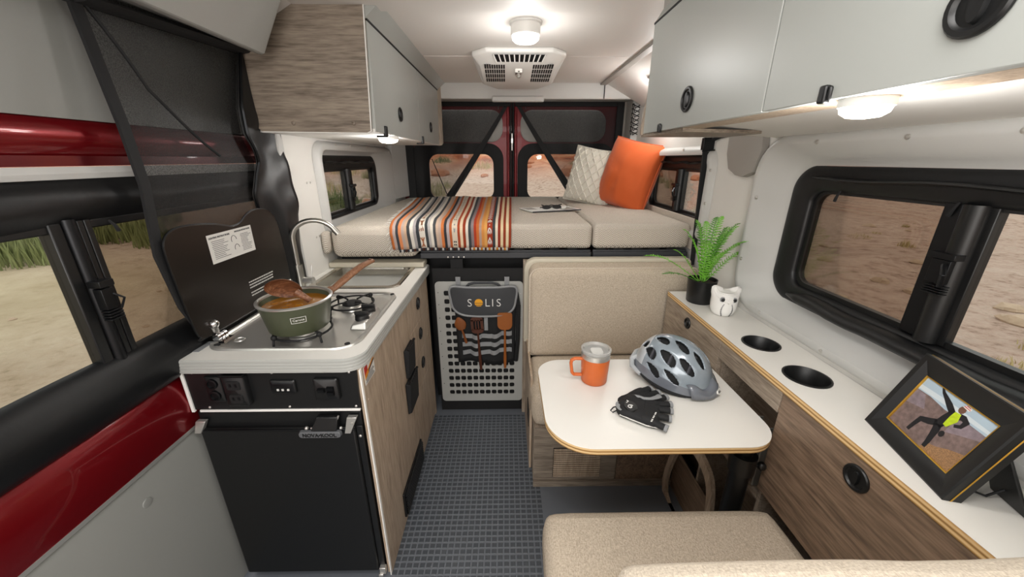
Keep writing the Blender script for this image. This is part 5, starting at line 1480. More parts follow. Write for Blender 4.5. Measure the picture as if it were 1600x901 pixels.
def slot_head(b, R):
    # a rounded blade with three slots, built as bars and rims
    o = rr(-0.036, 0.036, -0.045, 0.045, [0.018, 0.018, 0.026, 0.026], 5)
    n = len(o)
    xs = [-0.036, -0.02, -0.012, -0.004, 0.004, 0.012, 0.02, 0.036]
    for k in range(0, 7):
        if k in (1, 3, 5): continue
    for (a, c) in ((-0.034, -0.019), (-0.0105, -0.0045), (0.0045, 0.0105), (0.019, 0.034)):
        b.prism([R((p[0], p[1], 0))[0::2] for p in rr(a, c, -0.03, 0.03, 0.002, 2)], 'y', yr - 0.046, yr - 0.038)
    b.prism([R((p[0], p[1], 0))[0::2] for p in rr(-0.034, 0.034, 0.024, 0.046, [0.018, 0.018, 0.002, 0.002], 4)], 'y', yr - 0.046, yr - 0.038)
    b.prism([R((p[0], p[1], 0))[0::2] for p in rr(-0.034, 0.034, -0.05, -0.026, [0.002, 0.002, 0.022, 0.022], 4)], 'y', yr - 0.046, yr - 0.038)
def flat_head(b, R):
    b.prism([R((p[0], p[1], 0))[0::2] for p in rr(-0.04, 0.04, -0.05, 0.05, [0.012, 0.012, 0.03, 0.03], 5)], 'y', yr - 0.046, yr - 0.038)
utensil('wooden_spoon', 'small brown wooden spoon at the left of the tool roll', -0.255, 0.605, spoon_head, 0.12, M['skin_wood'], 0.25)
utensil('slotted_turner', 'dark brown slotted wooden turner in the middle of the tool roll', -0.163, 0.6, slot_head, 0.28, M['wood_dark_brown'], 0.05)
utensil('spatula', 'amber wooden flat spatula at the right of the tool roll', -0.012, 0.62, flat_head, 0.29, M['wood_amber'], 0.0)

# ------------------------------------------------------------------ far bench
bh = thing('bench', 'beige upholstered bench with wood base behind the dinette table', 'bench', (0.44, 1.6, 0))
b = B(); b.box(0.118, 0.765, 1.345, 1.9, 0.02, 0.325); b.done('base', M['wood_y'], bh, bevel=0.001)
fpn = None
b = B(); b.box(0.12, 0.5, 1.337, 1.345, 0.03, 0.325); fpn = b.done('front_panel', M['wood_x'], bh, bevel=0.001)
b = B(); b.box(0.505, 0.765, 1.337, 1.345, 0.03, 0.325); b.done('front_panel', M['wood_brown_y'], bh, bevel=0.001)
b = B(); b.box(0.118, 0.78, 1.325, 1.34, 0.0, 0.028); b.done('toe_board', M['wood_x'], bh, bevel=0.001)
b = B(); b.box(0.208, 0.427, 1.3355, 1.338, 0.05, 0.217); b.done('vent_backing', M['black_matte'], fpn)
for k in range(13):
    z = 0.055 + k * 0.0125
    b = B(); b.box(0.21, 0.425, 1.329, 1.338, z, z + 0.0075); b.done('vent_slat', M['wood_lit'], fpn, bevel=0.001)
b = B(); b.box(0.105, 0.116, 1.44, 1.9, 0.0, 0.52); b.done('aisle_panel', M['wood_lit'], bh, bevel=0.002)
b = B(); b.box(0.103, 0.106, 1.5, 1.6, 0.2, 0.3); b.done('floor_vent', M['black_matte'], bh)
cushion('seat_cushion', M['seat_cloth'], bh, 0.11, 0.762, 1.33, 1.70, 0.33, 0.5, 0.04, 0.008)
# back cushion, its top corner rounded, leaning a touch
b = B()
o = rr(0.112, 0.93, 0.5, 0.955, [0.03, 0.05, 0.02, 0.02], 8)
def bc(y, k, lean): return [((p[0] - 0.52) * k + 0.52, y + (p[1] - 0.5) * 0.05, (p[1] - 0.74) * k + 0.74) for p in o]
b.loops([bc(1.79, 1, 0), bc(1.70, 1, 0), bc(1.675, 0.985, 0), bc(1.662, 0.95, 0), bc(1.656, 0.85, 0), bc(1.654, 0.5, 0)], True, True, True)
b.done('back_cushion', M['seat_cloth'], bh, angle=75)
b = B(); b.tube([(p[0], 1.676 + (p[2] if len(p) > 2 else p[1] - 0.5) * 0.05 if False else 1.682 + (p[1] - 0.5) * 0.05, (p[1] - 0.74) * 0.992 + 0.74) for p in o + o[:1]], 0.005, 6, False); b.done('piping', M['seat_cloth_pale'], bh)
b = B(); so = rr(0.09, 0.95, 0.5, 0.972, [0.03, 0.06, 0.01, 0.01], 8); b.prism(so, 'y', 1.815, 1.87); b.done('back_shell', M['beige_plastic'], bh, bevel=0.01)
b = B(); b.box(0.087, 0.116, 1.87, 1.9, 0.0, 0.95); b.done('end_post', M['wood_z'], bh)

# ------------------------------------------------------------------ near bench and its back at the bottom of the frame
nb = thing('bench', 'beige bench seat in the foreground with its back at the bottom edge', 'bench', (0.43, 0.5, 0))
cushion('seat_cushion', M['seat_cloth'], nb, 0.1, 0.762, 0.34, 0.795, 0.36, 0.5, 0.035, 0.006)
b = B(); b.box(0.14, 0.762, 0.3, 0.72, 0.0, 0.36); b.done('base', M['wood_y'], nb)
cushion('back_cushion', M['seat_cloth_pale'], nb, 0.14, 0.965, 0.18, 0.352, 0.52, 0.945, 0.03, 0.004)

# ------------------------------------------------------------------ table
tb = thing('dinette_table', 'white dinette table with plywood edge and one black leg', 'table', (0.43, 1.02, 0))
ot = rr(0.112, 0.757, 0.785, 1.25, [0.05, 0.09, 0.13, 0.1], 10)
b = B(); b.prism(ot, 'z', 0.699, 0.7185); b.done('plywood_edge', M['ply'], tb, bevel=0.0015)
b = B(); b.prism(ot, 'z', 0.7185, 0.7205); b.done('top', M['white_lam'], tb, bevel=0.0006)
b = B(); b.cyl((0.70, 0.86, 0.0), (0.70, 0.86, 0.6), 0.028, n=20); b.cyl((0.70, 0.86, 0.57), (0.70, 0.86, 0.63), 0.036, n=20); b.done('leg', M['plastic_black'], tb)
b = B(); b.cyl((0.70, 0.86, 0.62), (0.70, 0.86, 0.69), 0.022, n=20); b.lathe([(0.03, 0.0), (0.045, 0.009), (0.045, 0.014)], (0.70, 0.86, 0.685), 20); b.done('leg_top', M['dark_metal'], tb)
b = B(); b.cyl((0.70, 0.86, 0.6), (0.745, 0.84, 0.6), 0.007, n=8); b.ball((0.745, 0.84, 0.6), 0.013, 10, 6); b.done('clamp_knob', M['plastic_black'], tb)
b = B(); b.lathe([(0.058, 0.0), (0.055, 0.008), (0.03, 0.02)], (0.70, 0.86, 0), 24); b.done('foot', M['plastic_black'], tb)

# ------------------------------------------------------------------ right side cabinet
sd = thing('side_cabinet', 'long wood-fronted side cabinet with white top under the big window', 'cabinet', (0.86, 1.0, 0))
XS = 0.765
cups = [(0.86, 1.108, 0.055), (0.86, 0.905, 0.057)]
b = B()
n = 8
def circ(cx_, cy_, r, n=8):
    return [(cx_ + r * cos(2 * pi * k / (4 * (n + 1)) + 0.0), cy_ + r * sin(2 * pi * k / (4 * (n + 1)) + 0.0)) for k in range(4 * (n + 1))]
edges = [0.36, 1.008, 1.635]
for (cx_, cy_, r), y0, y1 in zip(cups[::-1], edges[:-1], edges[1:]):
    b.loops([on('z', 0.86, rr(XS, 0.978, y0, y1, 0.0005, n)), on('z', 0.86, circ(cx_, cy_, r)), on('z', 0.842, circ(cx_, cy_, r))])
b.box(XS, 0.978, 0.358, 0.36, 0.842, 0.86)
b.done('top', M['white_lam'], sd)
b = B(); b.box(XS - 0.002, XS + 0.012, 0.36, 1.635, 0.839, 0.8592); b.done('plywood_edge', M['ply'], sd, bevel=0.0008)
for (cx_, cy_, r) in cups:
    b = B(); b.lathe([(r + 0.003, 0.0), (r + 0.003, 0.0025), (r - 0.002, 0.0035), (r - 0.004, 0.0), (r - 0.006, -0.07), (r - 0.012, -0.08), (0.01, -0.08)], (cx_, cy_, 0.86), 36, False, True); b.done('cup_holder', M['plastic_black'], sd, angle=50)
b = B(); b.box(XS, XS + 0.016, 1.172, 1.635, 0.36, 0.8375)
fd = b.done('door', M['wood_y'], sd, bevel=0.001); flush_pull(fd, (XS, 1.416, 0.795), '-x', 0.024)
b = B(); b.box(XS, XS + 0.018, 0.862, 1.168, 0.772, 0.8375); b.done('rail', M['wood_y'], sd, bevel=0.001)
b = B(); b.box(XS, XS + 0.016, 0.36, 0.858, 0.5, 0.8375)
nd = b.done('door', M['wood_brown_y'], sd, bevel=0.001); flush_pull(nd, (XS, 0.616, 0.79), '-x', 0.03)
b = B(); b.box(0.93, 0.945, 0.36, 1.635, 0.0, 0.84); b.done('back_panel', M['wood_y'], sd)
for y in (0.362, 0.86, 1.17):
    b = B(); b.box(XS + 0.016, 0.93, y - 0.006, y + 0.006, 0.0, 0.84); b.done('divider', M['wood_y'], sd)
b = B(); b.box(XS + 0.016, 0.93, 0.87, 1.16, 0.44, 0.456); b.done('shelf', M['wood_y'], sd)
for y in (0.9, 0.96, 1.02):
    b = B(); b.box(XS + 0.02, XS + 0.1, y, y + 0.006, 0.46, 0.63); b.done('rack_fin', M['aluminium'], sd)
b = B(); b.lathe([(0.042, 0), (0.042, -0.003), (0.034, -0.003)], (0.93, 1.11, 0.7), 24, True, True, axis='x'); b.done('access_hole', M['black_matte'], sd)
# arched plywood rib under the table
b = B()
A = smooth_loop([(0.99, 0.02), (0.985, 0.18), (1.01, 0.33), (1.08, 0.375), (1.16, 0.365), (1.23, 0.3), (1.27, 0.02)], 5)
Oo = rr(1.0, 1.335, 0.0, 0.4, 0.01, 8); 
m_ = len(A)
Oo = [(1.13 + (q[0] - 1.13) * 1.2, 0.2 + (q[1] - 0.19) * 1.17) for q in A]
Oo = [(q[0], max(0.0, q[1])) for q in Oo]
b.loops([on('x', 0.715, Oo), on('x', 0.715, A), on('x', 0.73, A), on('x', 0.73, Oo)], ring=True)
b.done('arched_rib', M['wood_lit'], sd, angle=40)
b = B(); b.box(XS + 0.0, XS + 0.012, 0.86, 1.33, 0.0, 0.2); b.done('lower_panel', M['wood_brown_y'], sd)

# ------------------------------------------------------------------ mug
mu = thing('mug', 'orange steel travel mug with clear lid on the table', 'mug', (0.302, 1.11, 0.7205))
mc = (0.302, 1.11, 0.7215)
b = B(); b.lathe([(0.041, 0), (0.044, 0.003), (0.0465, 0.05), (0.0485, 0.095)], mc, 40); b.done('body', M['orange'], mu, angle=50)
b = B(); b.lathe([(0.0487, 0.094), (0.0492, 0.104), (0.0487, 0.112), (0.0465, 0.113), (0.0455, 0.106)], mc, 40, False, False); b.done('rim', M['steel'], mu)
b = B(); b.lathe([(0.046, 0.108), (0.046, 0.118), (0.0505, 0.119), (0.0505, 0.124), (0.044, 0.125), (0.041, 0.116), (0.01, 0.116)], mc, 40, True, True); b.done('lid', M['lid_clear'], mu, angle=40)
b = B(); b.lathe([(0.0445, 0.1), (0.01, 0.101)], mc, 32, True, True); b.done('inner_floor', M['ink_light'], mu)
b = B(); b.loops([on('z', mc[2] + 0.117, rr(mc[0] - 0.02, mc[0] + 0.02, mc[1] - 0.03, mc[1] + 0.012, 0.01)), on('z', mc[2] + 0.121, rr(mc[0] - 0.019, mc[0] + 0.019, mc[1] - 0.029, mc[1] + 0.011, 0.01))], True, True, True); b.done('lid_slider', M['ink_light'], mu)
hx = mc[0]
b = B(); L = []
for (x, z) in ((-0.046, 0.088), (-0.07, 0.089), (-0.082, 0.083), (-0.084, 0.07), (-0.079, 0.035), (-0.072, 0.027), (-0.045, 0.026)):
    L.append((hx + x, mc[1] - 0.005, mc[2] + z))
b.tube(smooth := [tuple(Vector(L[int(min(t, len(L) - 1.001))]).lerp(Vector(L[int(min(t, len(L) - 1.001)) + 1]), t - int(min(t, len(L) - 1.001)))) for t in [k * 6 / 18 for k in range(19)]], 0.0075, 10, True, flat=0.75); b.done('handle', M['orange'], mu, angle=60)

# ------------------------------------------------------------------ bicycle helmet
hm = thing('bike_helmet', 'grey vented bicycle helmet with visor lying on the white table', 'helmet', (0.572, 1.115, 0.722), (0, radians(6), radians(-43)))
hm.scale = (0.94, 0.94, 0.94)
AX, BY, HZ = 0.138, 0.108, 0.148
def hp(t, ph, k=1.0):
    """t -1..1 along the length, ph lateral angle"""
    x = AX * t
    s = max(0.0, 1 - abs(t) ** 2.4) ** (1 / 2.0)
    rear = max(0, -t)
    y = BY * s * sin(ph) * (1 + 0.02 * cos(3 * ph))
    z = (HZ * (1 - 0.1 * max(0, t))) * s * cos(ph)
    return Vector((x * k, y * k, z * k + 0.022 + 0.014 * rear * (1 if abs(ph) > 1.2 else 0.4)))
vents = []
for s in (-1, 1):
    vents += [(0.58, s * 0.30, 0.17, 0.115), (0.12, s * 0.28, 0.2, 0.12), (-0.38, s * 0.30, 0.19, 0.12),
              (0.42, s * 0.80, 0.2, 0.11), (-0.06, s * 0.82, 0.22, 0.12), (-0.52, s * 0.85, 0.17, 0.13), (-0.3, s * 1.28, 0.2, 0.085), (-0.78, s * 0.45, 0.1, 0.16), (0.18, s * 1.24, 0.2, 0.07)]
def in_vent(t, ph):
    for (vt, vp, ht, hp_) in vents:
        q = (t - vt) / (ht * 1.08)
        # tear-drop: narrower toward the rear
        w = hp_ * 1.2 * (1.0 + 0.25 * q)
        d = q * q + ((ph - vp - 0.10 * q * (1 if vp > 0 else -1)) / w) ** 2
        if d < 1: return d
    return None
b = B()
NT, NP = 200, 150
PH = 1.66
grid = {}
def tt(i): return sin(pi / 2 * (-1 + 2 * i / NT)) * 0.999
for i in range(NT + 1):
    for j in range(NP + 1):
        grid[i, j] = None
keep = []
for i in range(NT):
    for j in range(NP):
        t, ph = (tt(i) + tt(i + 1)) / 2, -PH + 2 * PH * (j + 0.5) / NP
        if in_vent(t, ph) is None: keep.append((i, j, t, ph))
for i, j, t, ph in keep:
    q = []
    for (a, c) in ((i, j), (i + 1, j), (i + 1, j + 1), (i, j + 1)):
        if grid[a, c] is None:
            ta, pc_ = tt(a), -PH + 2 * PH * c / NP
            # swell the shell between vents, sink it a little round the rims
            near = min((((ta - vt) / (ht * 1.35)) ** 2 + ((pc_ - vp) / (hw_ * 1.5)) ** 2 for vt, vp, ht, hw_ in vents))
            k = 1.0 - 0.02 * max(0, 1 - near)
            grid[a, c] = b.v(hp(ta, pc_, k))
        q.append(grid[a, c])
    mi = 0
    if abs(ph) > 1.34: mi = 1
    elif t < -0.62: mi = 2
    f = b.bm.faces.new(q); f.material_index = mi
b.done('shell', [M['helmet_grey'], M['helmet_dark'], M['helmet_white']], hm, local=True, solid=0.006, off=-1, angle=50)
b = B()
L = [[tuple(hp(sin(pi / 2 * (-1 + 2 * i / 30)) * 0.985, -1.62 + 3.24 * j / 40, 0.9)) for j in range(41)] for i in range(31)]
b.loops(L, False, False, False); b.done('foam_liner', M['foam_black'], hm, local=True, angle=60)
b = B()
for s in (-1, 1):
    for tq in (-0.5, 0.0, 0.5): b.tube([tuple(hp(tq, s * (0.25 + 0.1 * k), 0.93)) for k in range(9)], 0.006, 6)
b.done('liner_ribs', M['ink'], hm, local=True)
# rim band and visor
b = B()
rim = []
for k in range(61):
    a = 2 * pi * k / 60
    rim.append((0.134 * cos(a), 0.107 * sin(a), 0.02 + 0.012 * max(0, -cos(a)) - 0.006 * sin(a) ** 2))
b.tube(rim, 0.0075, 8, False); b.done('rim_band', M['foam_black'], hm, local=True)
b = B()
V0, V1 = [], []
for k in range(25):
    a = -1.0 + 2.0 * k / 24
    V0.append((0.117 * cos(a) + 0.012, 0.108 * sin(a), 0.05 + 0.01 * cos(a) + 0.014 * cos(a * 7) * cos(a)))
    V1.append((0.168 * cos(a) ** 0.7 - 0.004, 0.113 * sin(a), 0.02 + 0.006 * cos(a * 1.3)))
mid = [tuple((Vector(p) * 0.5 + Vector(q) * 0.5) + Vector((0.004, 0, 0.006))) for p, q in zip(V0, V1)]
b.loops([V0, mid, V1], False); vs = b.done('visor', M['helmet_dark'], hm, local=True, solid=0.004, off=0, angle=60)
b = B(); b.loops([[(0.160 + 0.004 * sin(a) * -1, 0.017 * cos(a), 0.0355 + 0.0085 * sin(a)) for a in [2 * pi * k / 20 for k in range(20)]], [(0.1635 - 0.006 * sin(a), 0.016 * cos(a), 0.037 + 0.008 * sin(a)) for a in [2 * pi * k / 20 for k in range(20)]]], True, True, True); bd = b.done('badge', M['mat_white'], vs, local=True)
lettering('BELL', 0.010, 'ink', vs, lambda u, v, w: (0.1642 - 0.7 * v + w, u, 0.0372 + 0.8 * v + w), 'badge_lettering', 0.0002)
bpy.data.objects[-1] if False else None
for o_ in vs.children:
    o_.location = (0, 0, 0)
# rear cradle
b = B()
for s in (-1, 1): b.tube([(-0.115, s * 0.03, 0.06), (-0.137, s * 0.05, 0.04), (-0.122, s * 0.072, 0.025), (-0.08, s * 0.095, 0.022)], [0.008, 0.011, 0.01, 0.006], 8)
b.tube([(-0.137, -0.05, 0.04), (-0.145, 0, 0.045), (-0.137, 0.05, 0.04)], 0.01, 8)
b.done('rear_cradle', M['helmet_white'], hm, local=True)

# ------------------------------------------------------------------ cycling gloves
def glove(name, label, outline, fingers, z0, th, thumb=None):
    t = thing(name, label, 'glove', (sum(p[0] for p in outline) / len(outline), sum(p[1] for p in outline) / len(outline), z0))
    o = smooth_loop(outline, 5)
    c = (sum(p[0] for p in o) / len(o), sum(p[1] for p in o) / len(o))
    def lp(k, z): return [((p[0] - c[0]) * k + c[0], (p[1] - c[1]) * k + c[1], z + (mnoise.noise(Vector((p[0] * 60, p[1] * 60, z * 9))) * 0.0025 if k < 1 else 0)) for p in o]
    b = B(); b.loops([lp(0.97, z0), lp(1.0, z0 + th * 0.25), lp(0.985, z0 + th * 0.55), lp(0.9, z0 + th * 0.82), lp(0.7, z0 + th * 0.96), lp(0.35, z0 + th)], True, True, True)
    b.done('palm', M['cloth_black'], t, angle=70)
    for base, tip in fingers:
        p, q = Vector((base[0], base[1], z0 + th * 0.5)), Vector((tip[0], tip[1], z0 + th * 0.4))
        d = (q - p)
        b = B(); b.tube([p - d * 0.4, p, p + d * 0.55, q - d * 0.12], [0.0105, 0.0115, 0.0115, 0.011], 12, flat=0.8); fg = b.done('finger', M['cloth_black'], t, angle=70)
        b = B(); b.tube([q - d * 0.22, q], 0.0122, 12, flat=0.8); b.done('finger_cuff', M['grey_strap'] if name != 'x' else M['grey_strap'], fg)
    return t, c
g2, _ = glove('cycling_glove', 'black half-finger cycling glove lying underneath, toward the helmet', [(0.35, 0.985), (0.383, 1.007), (0.416, 1.031), (0.445, 1.042), (0.461, 1.027), (0.475, 0.992), (0.474, 0.966), (0.438, 0.96), (0.393, 0.955)], [((0.444, 1.027), (0.478, 1.045)), ((0.457, 1.003), (0.496, 1.023)), ((0.468, 0.98), (0.512, 0.998))], 0.7212, 0.02)
g1, gc = glove('cycling_glove', 'black half-finger cycling glove on top with white wrist emblem', [(0.332, 0.944), (0.346, 0.965), (0.375, 0.99), (0.397, 0.998), (0.421, 0.992), (0.438, 0.968), (0.47, 0.956), (0.463, 0.926), (0.449, 0.894), (0.425, 0.856), (0.398, 0.865), (0.361, 0.893), (0.335, 0.913)], [((0.464, 0.948), (0.507, 0.952)), ((0.458, 0.926), (0.497, 0.919)), ((0.443, 0.894), (0.478, 0.884)), ((0.42, 0.866), (0.45, 0.842))], 0.7245, 0.026)
for o_ in list(g1.children):
    pass
b = B(); b.tube([(0.333, 0.935, 0.742), (0.322, 0.936, 0.738), (0.313, 0.932, 0.73), (0.318, 0.924, 0.729), (0.33, 0.925, 0.736)], 0.002, 6); b.done('pull_loop', M['cloth_black'], g1)
b = B(); b.loops([[(0.341 + 0.012 * cos(a), 0.935 + 0.02 * sin(a), z) for a in [2 * pi * k / 14 for k in range(14)]] for z in (0.742, 0.7455)], True, True, True); b.done('cuff_lining', M['grey_strap'], g1)
b = B(); b.loops([[(0.37 + 0.02 * k_ * cos(a), 0.926 + 0.026 * k_ * sin(a), z) for a in [2 * pi * k / 18 for k in range(18)]] for z, k_ in ((0.745, 1.0), (0.7515, 0.95))], True, True, True); wp = b.done('wrist_patch', M['vinyl_black'], g1)
b = B(); b.tube([(0.368 + 0.0095 * cos(a) * (1 - 0.06 * i), 0.92 + 0.0095 * sin(a) * (1 - 0.06 * i), 0.752) for i, a in enumerate([0.5 + 0.55 * k for k in range(14)])], 0.0014, 5); b.tube([(0.362, 0.94, 0.752), (0.37, 0.947, 0.752), (0.366, 0.951, 0.752)], 0.0013, 5); b.done('emblem', M['mat_white'], wp)
b = B()
random.seed(2)
for k in range(11):
    if k in (3, 7): continue
    u = k / 10
    x, y = 0.409 + 0.026 * u, 0.86 + 0.036 * u
    b.box(x - 0.0022 + 0.0008 * (k % 2), x + 0.0022, y - 0.0009, y + 0.0009, 0.7465, 0.7492)
b.done('strip_print', M['mat_white'], g1)
b = B(); b.tube([(0.40, 0.985, 0.746), (0.41, 0.972, 0.75), (0.425, 0.962, 0.75), (0.445, 0.963, 0.748), (0.47, 0.975, 0.745), (0.482, 0.985, 0.742)], [0.004, 0.006, 0.006, 0.006, 0.008, 0.009], 8, flat=0.5); b.done('grey_panel', M['grey_strap'], g1)
b = B(); b.tube([(0.335, 0.912, 0.73), (0.361, 0.891, 0.73), (0.398, 0.863, 0.73), (0.425, 0.853, 0.73)], 0.0018, 5); b.done('piping', M['paper'], g1)
b = B(); b.tube([(0.43, 0.97, 0.749), (0.418, 0.935, 0.7505), (0.4, 0.9, 0.75), (0.388, 0.878, 0.745)], 0.0012, 5); b.tube([(0.452, 0.955, 0.746), (0.442, 0.925, 0.748), (0.425, 0.893, 0.748), (0.41, 0.866, 0.744)], 0.0012, 5); b.done('seam', M['black_matte'], g1)

# ------------------------------------------------------------------ potted fern
pf = thing('potted_fern', 'bright green fern in a black pot on the white side cabinet', 'plant', (0.845, 1.505, 0.86))
fc = (0.845, 1.505, 0.86)
b = B(); b.lathe([(0.05, 0), (0.053, 0.004), (0.059, 0.098), (0.06, 0.103), (0.056, 0.103), (0.054, 0.09)], fc, 36, True, False); b.done('pot', M['plastic_black'], pf, angle=50)
b = B(); b.lathe([(0.054, 0.088), (0.03, 0.092), (0.005, 0.094)], fc, 20, False, True); b.done('soil', M['soil'], pf)
random.seed(21)
FR = [(-2.9, 0.2, 0.05), (2.75, 0.24, 0.09), (2.3, 0.06, 0.26), (2.6, 0.10, 0.22), (1.9, 0.08, 0.25), (-2.2, 0.10, 0.2), (-1.5, 0.11, 0.16), (-0.8, 0.13, 0.2), (-0.4, 0.09, 0.26), (0.1, 0.11, 0.24), (0.0, 0.14, 0.17), (0.5, 0.11, 0.2), (0.9, 0.07, 0.27), (1.4, 0.07, 0.25), (-0.15, 0.155, 0.12), (0.3, 0.04, 0.28), (-0.55, 0.12, 0.19), (0.2, 0.1, 0.22), (-0.3, 0.06, 0.24), (2.95, 0.08, 0.2), (-1.1, 0.06, 0.25), (3.0, 0.13, 0.14)]
for k, (a, rch, ht) in enumerate(FR):
    b = B()
    P = []
    n = 22
    bend = 0.6 if ht > 0.15 else 1.0
    for i in range(n + 1):
        t = i / n
        r_ = 0.008 + rch * (t ** (1.3 if ht > 0.15 else 0.9))
        z = 0.088 + ht * (sin(t * pi / 2 * 0.95) if ht > 0.12 else (sin(t * pi * 0.6)) * 1.1)
        x_, y_ = fc[0] + r_ * cos(a), fc[1] + r_ * sin(a)
        P.append(Vector((min(x_, 0.968), min(y_, 1.64), fc[2] + z)))
    b.tube(P, [0.0016] * n + [0.0006], 4)
    for i in range(2, n + 1):
        T = (P[i] - P[i - 1]).normalized()
        side = T.cross(Vector((0, 0, 1)))
        side = side.normalized() if side.length > 0.05 else Vector((-sin(a), cos(a), 0))
        nrm = side.cross(T).normalized()
        t = i / n
        ln = 0.025 * (sin(pi * min(1, 0.12 + t * 0.9)) ** 0.6) + 0.003
        for s in (-1, 1):
            for half in (0,):
                base = P[i] - (P[i] - P[i - 1]) * half
                d = (side * s * 0.92 + T * 0.35 + nrm * random.uniform(-0.15, 0.2)).normalized()
                w_ = T * 0.0027
                tip = base + d * ln
                tip.x = min(tip.x, 0.972); tip.y = min(tip.y, 1.652)
                m1 = base + d * ln * 0.5 + nrm * 0.001
                m1.x = min(m1.x, 0.972)
                b.face([base - w_ * 0.6, m1 - w_ * 1.0, tip, m1 + w_ * 1.0, base + w_ * 0.6])
    b.done('frond', M['leaf'] if k % 4 else M['leaf_dark'], pf, angle=80)

# ------------------------------------------------------------------ ceramic owl
ow = thing('owl_figurine', 'small white ceramic owl standing beside the fern pot', 'figurine', (0.868, 1.365, 0.8605), (0, 0, radians(-12)))
def ow_r(z):
    P = [(0.0, 0.03), (0.004, 0.037), (0.02, 0.045), (0.042, 0.048), (0.062, 0.0485), (0.08, 0.047), (0.092, 0.042), (0.099, 0.03), (0.1015, 0.012)]
    for (z0, r0), (z1, r1) in zip(P[:-1], P[1:]):
        if z <= z1: return r0 + (r1 - r0) * (z - z0) / (z1 - z0)
    return 0.006
def ow_p(z, a):
    r = ow_r(z)
    t = max(0, min(1, (z - 0.066) / 0.032)); t = t * t * (3 - 2 * t)
    ear = abs(cos(a)) ** 12 * t * min(1, r / 0.035)
    return (r * cos(a) * (1 + 0.32 * ear), r * sin(a) * (1 - 0.12 * t), z + 0.024 * ear * (z / 0.1))
b = B()
b.loops([[ow_p(z, 2 * pi * k / 48) for k in range(48)] for z in (0, 0.004, 0.012, 0.022, 0.034, 0.046, 0.058, 0.066, 0.074, 0.081, 0.087, 0.092, 0.0955, 0.099, 0.1005, 0.1015)], True, True, True)
b.done('body', M['white_ceramic'], ow, local=True, angle=60)
# brow mask: a shallow raised V that meets over the beak and runs out to the ears
b = B()
def mk(u, v, d):
    a = -pi / 2 + u * 1.42
    low = 0.063 + 0.034 * abs(u) ** 1.15
    z = low + (0.0985 - low) * v
    x, y, zz = ow_p(z, a)
    return (x * (1 + d), y * (1 + d) - d * 0.01, zz + d * 0.01)
for i in range(32):
    for j in range(6):
        u0, u1, v0, v1 = -1 + i / 16, -1 + (i + 1) / 16, j / 6, (j + 1) / 6
        b.face([mk(u0, v0, 0.09), mk(u1, v0, 0.09), mk(u1, v1, 0.07), mk(u0, v1, 0.07)])
b.done('brow', M['white_ceramic'], ow, local=True, angle=70, weld=0.0002, solid=0.002, off=-1)
for s in (-1, 1):
    b = B(); b.ball((s * 0.0205, -0.0425, 0.0745), 0.0105, 14, 10, (1, 0.6, 1)); ey = b.done('eye', M['grey_strap'], ow, local=True)
    b = B(); b.ball((s * 0.0205, -0.0468, 0.0745), 0.0072, 12, 8, (1, 0.55, 1)); pu = b.done('pupil', M['plastic_black'], ow, local=True)
    b = B()
    for i in range(12):
        z = 0.006 + 0.0045 * i
        w = 0.014 + 0.006 * sin(i / 11 * pi)
        rr_ = 0.0445 - 0.0006 * abs(i - 6)
        yy = -sqrt(max(0, (0.036 + 0.011 * sin(min(1, (i + 2) / 9) * pi / 2)) ** 2 - w * w))
        b.ball((s * w, yy - 0.0008, z), 0.0027, 6, 4, (1.0, 0.7, 0.6))
    b.done('dot_row', M['ink'], ow, local=True)
b = B(); b.tube([(0, -0.048, 0.07), (0, -0.052, 0.064), (0, -0.047, 0.057)], [0.003, 0.0035, 0.0005], 8); b.done('beak', M['white_ceramic'], ow, local=True)

# ------------------------------------------------------------------ picture frame
pf_ = thing('picture_frame', 'black picture frame with gold lines leaning on the side cabinet', 'picture frame', (0.83, 0.61, 0.8605))
P0 = Vector((0.856, 0.721, 0.8608)); e_ = Vector((-0.266, -0.964, 0)).normalized(); n_h = Vector((-e_.y, e_.x, 0)); ta = radians(19)
u_ = n_h * sin(ta) + Vector((0, 0, 1)) * cos(ta); f_ = e_.cross(u_)
def F(a, c, d=0.0): return tuple(P0 + e_ * a + u_ * c + f_ * d)
def ring_f(x0, x1, z0, z1, d): return [F(x0, z0, d), F(x1, z0, d), F(x1, z1, d), F(x0, z1, d)]
WF, HF = 0.229, 0.2
b = B(); b.loops([ring_f(0.004, WF - .004, 0.004, HF - .004, -0.03), ring_f(0, WF, 0, HF, -0.028), ring_f(0, WF, 0, HF, -0.001), ring_f(0.003, WF - .003, 0.003, HF - .003, 0.001), ring_f(0.012, WF - .012, 0.012, HF - .012, -0.001), ring_f(0.026, 0.19, 0.036, 0.158, -0.013), ring_f(0.027, 0.189, 0.037, 0.157, -0.016)], True, True, False); b.done('moulding', M['plastic_black'], pf_, angle=20)
b = B(); b.loops([ring_f(0.0245, 0.1915, 0.0345, 0.1595, -0.0118), ring_f(0.027, 0.189, 0.037, 0.157, -0.0125), ring_f(0.027, 0.189, 0.037, 0.157, -0.0155)]); b.done('inner_gold_line', M['gold'], pf_, angle=20)
b = B(); b.loops([ring_f(-0.0005, WF + .0005, -0.0003, HF + .0005, -0.012), ring_f(-0.001, WF + .001, -0.0005, HF + .001, -0.0135), ring_f(-0.0005, WF + .0005, -0.0003, HF + .0005, -0.015)]); b.done('outer_gold_line', M['gold'], pf_, angle=20)
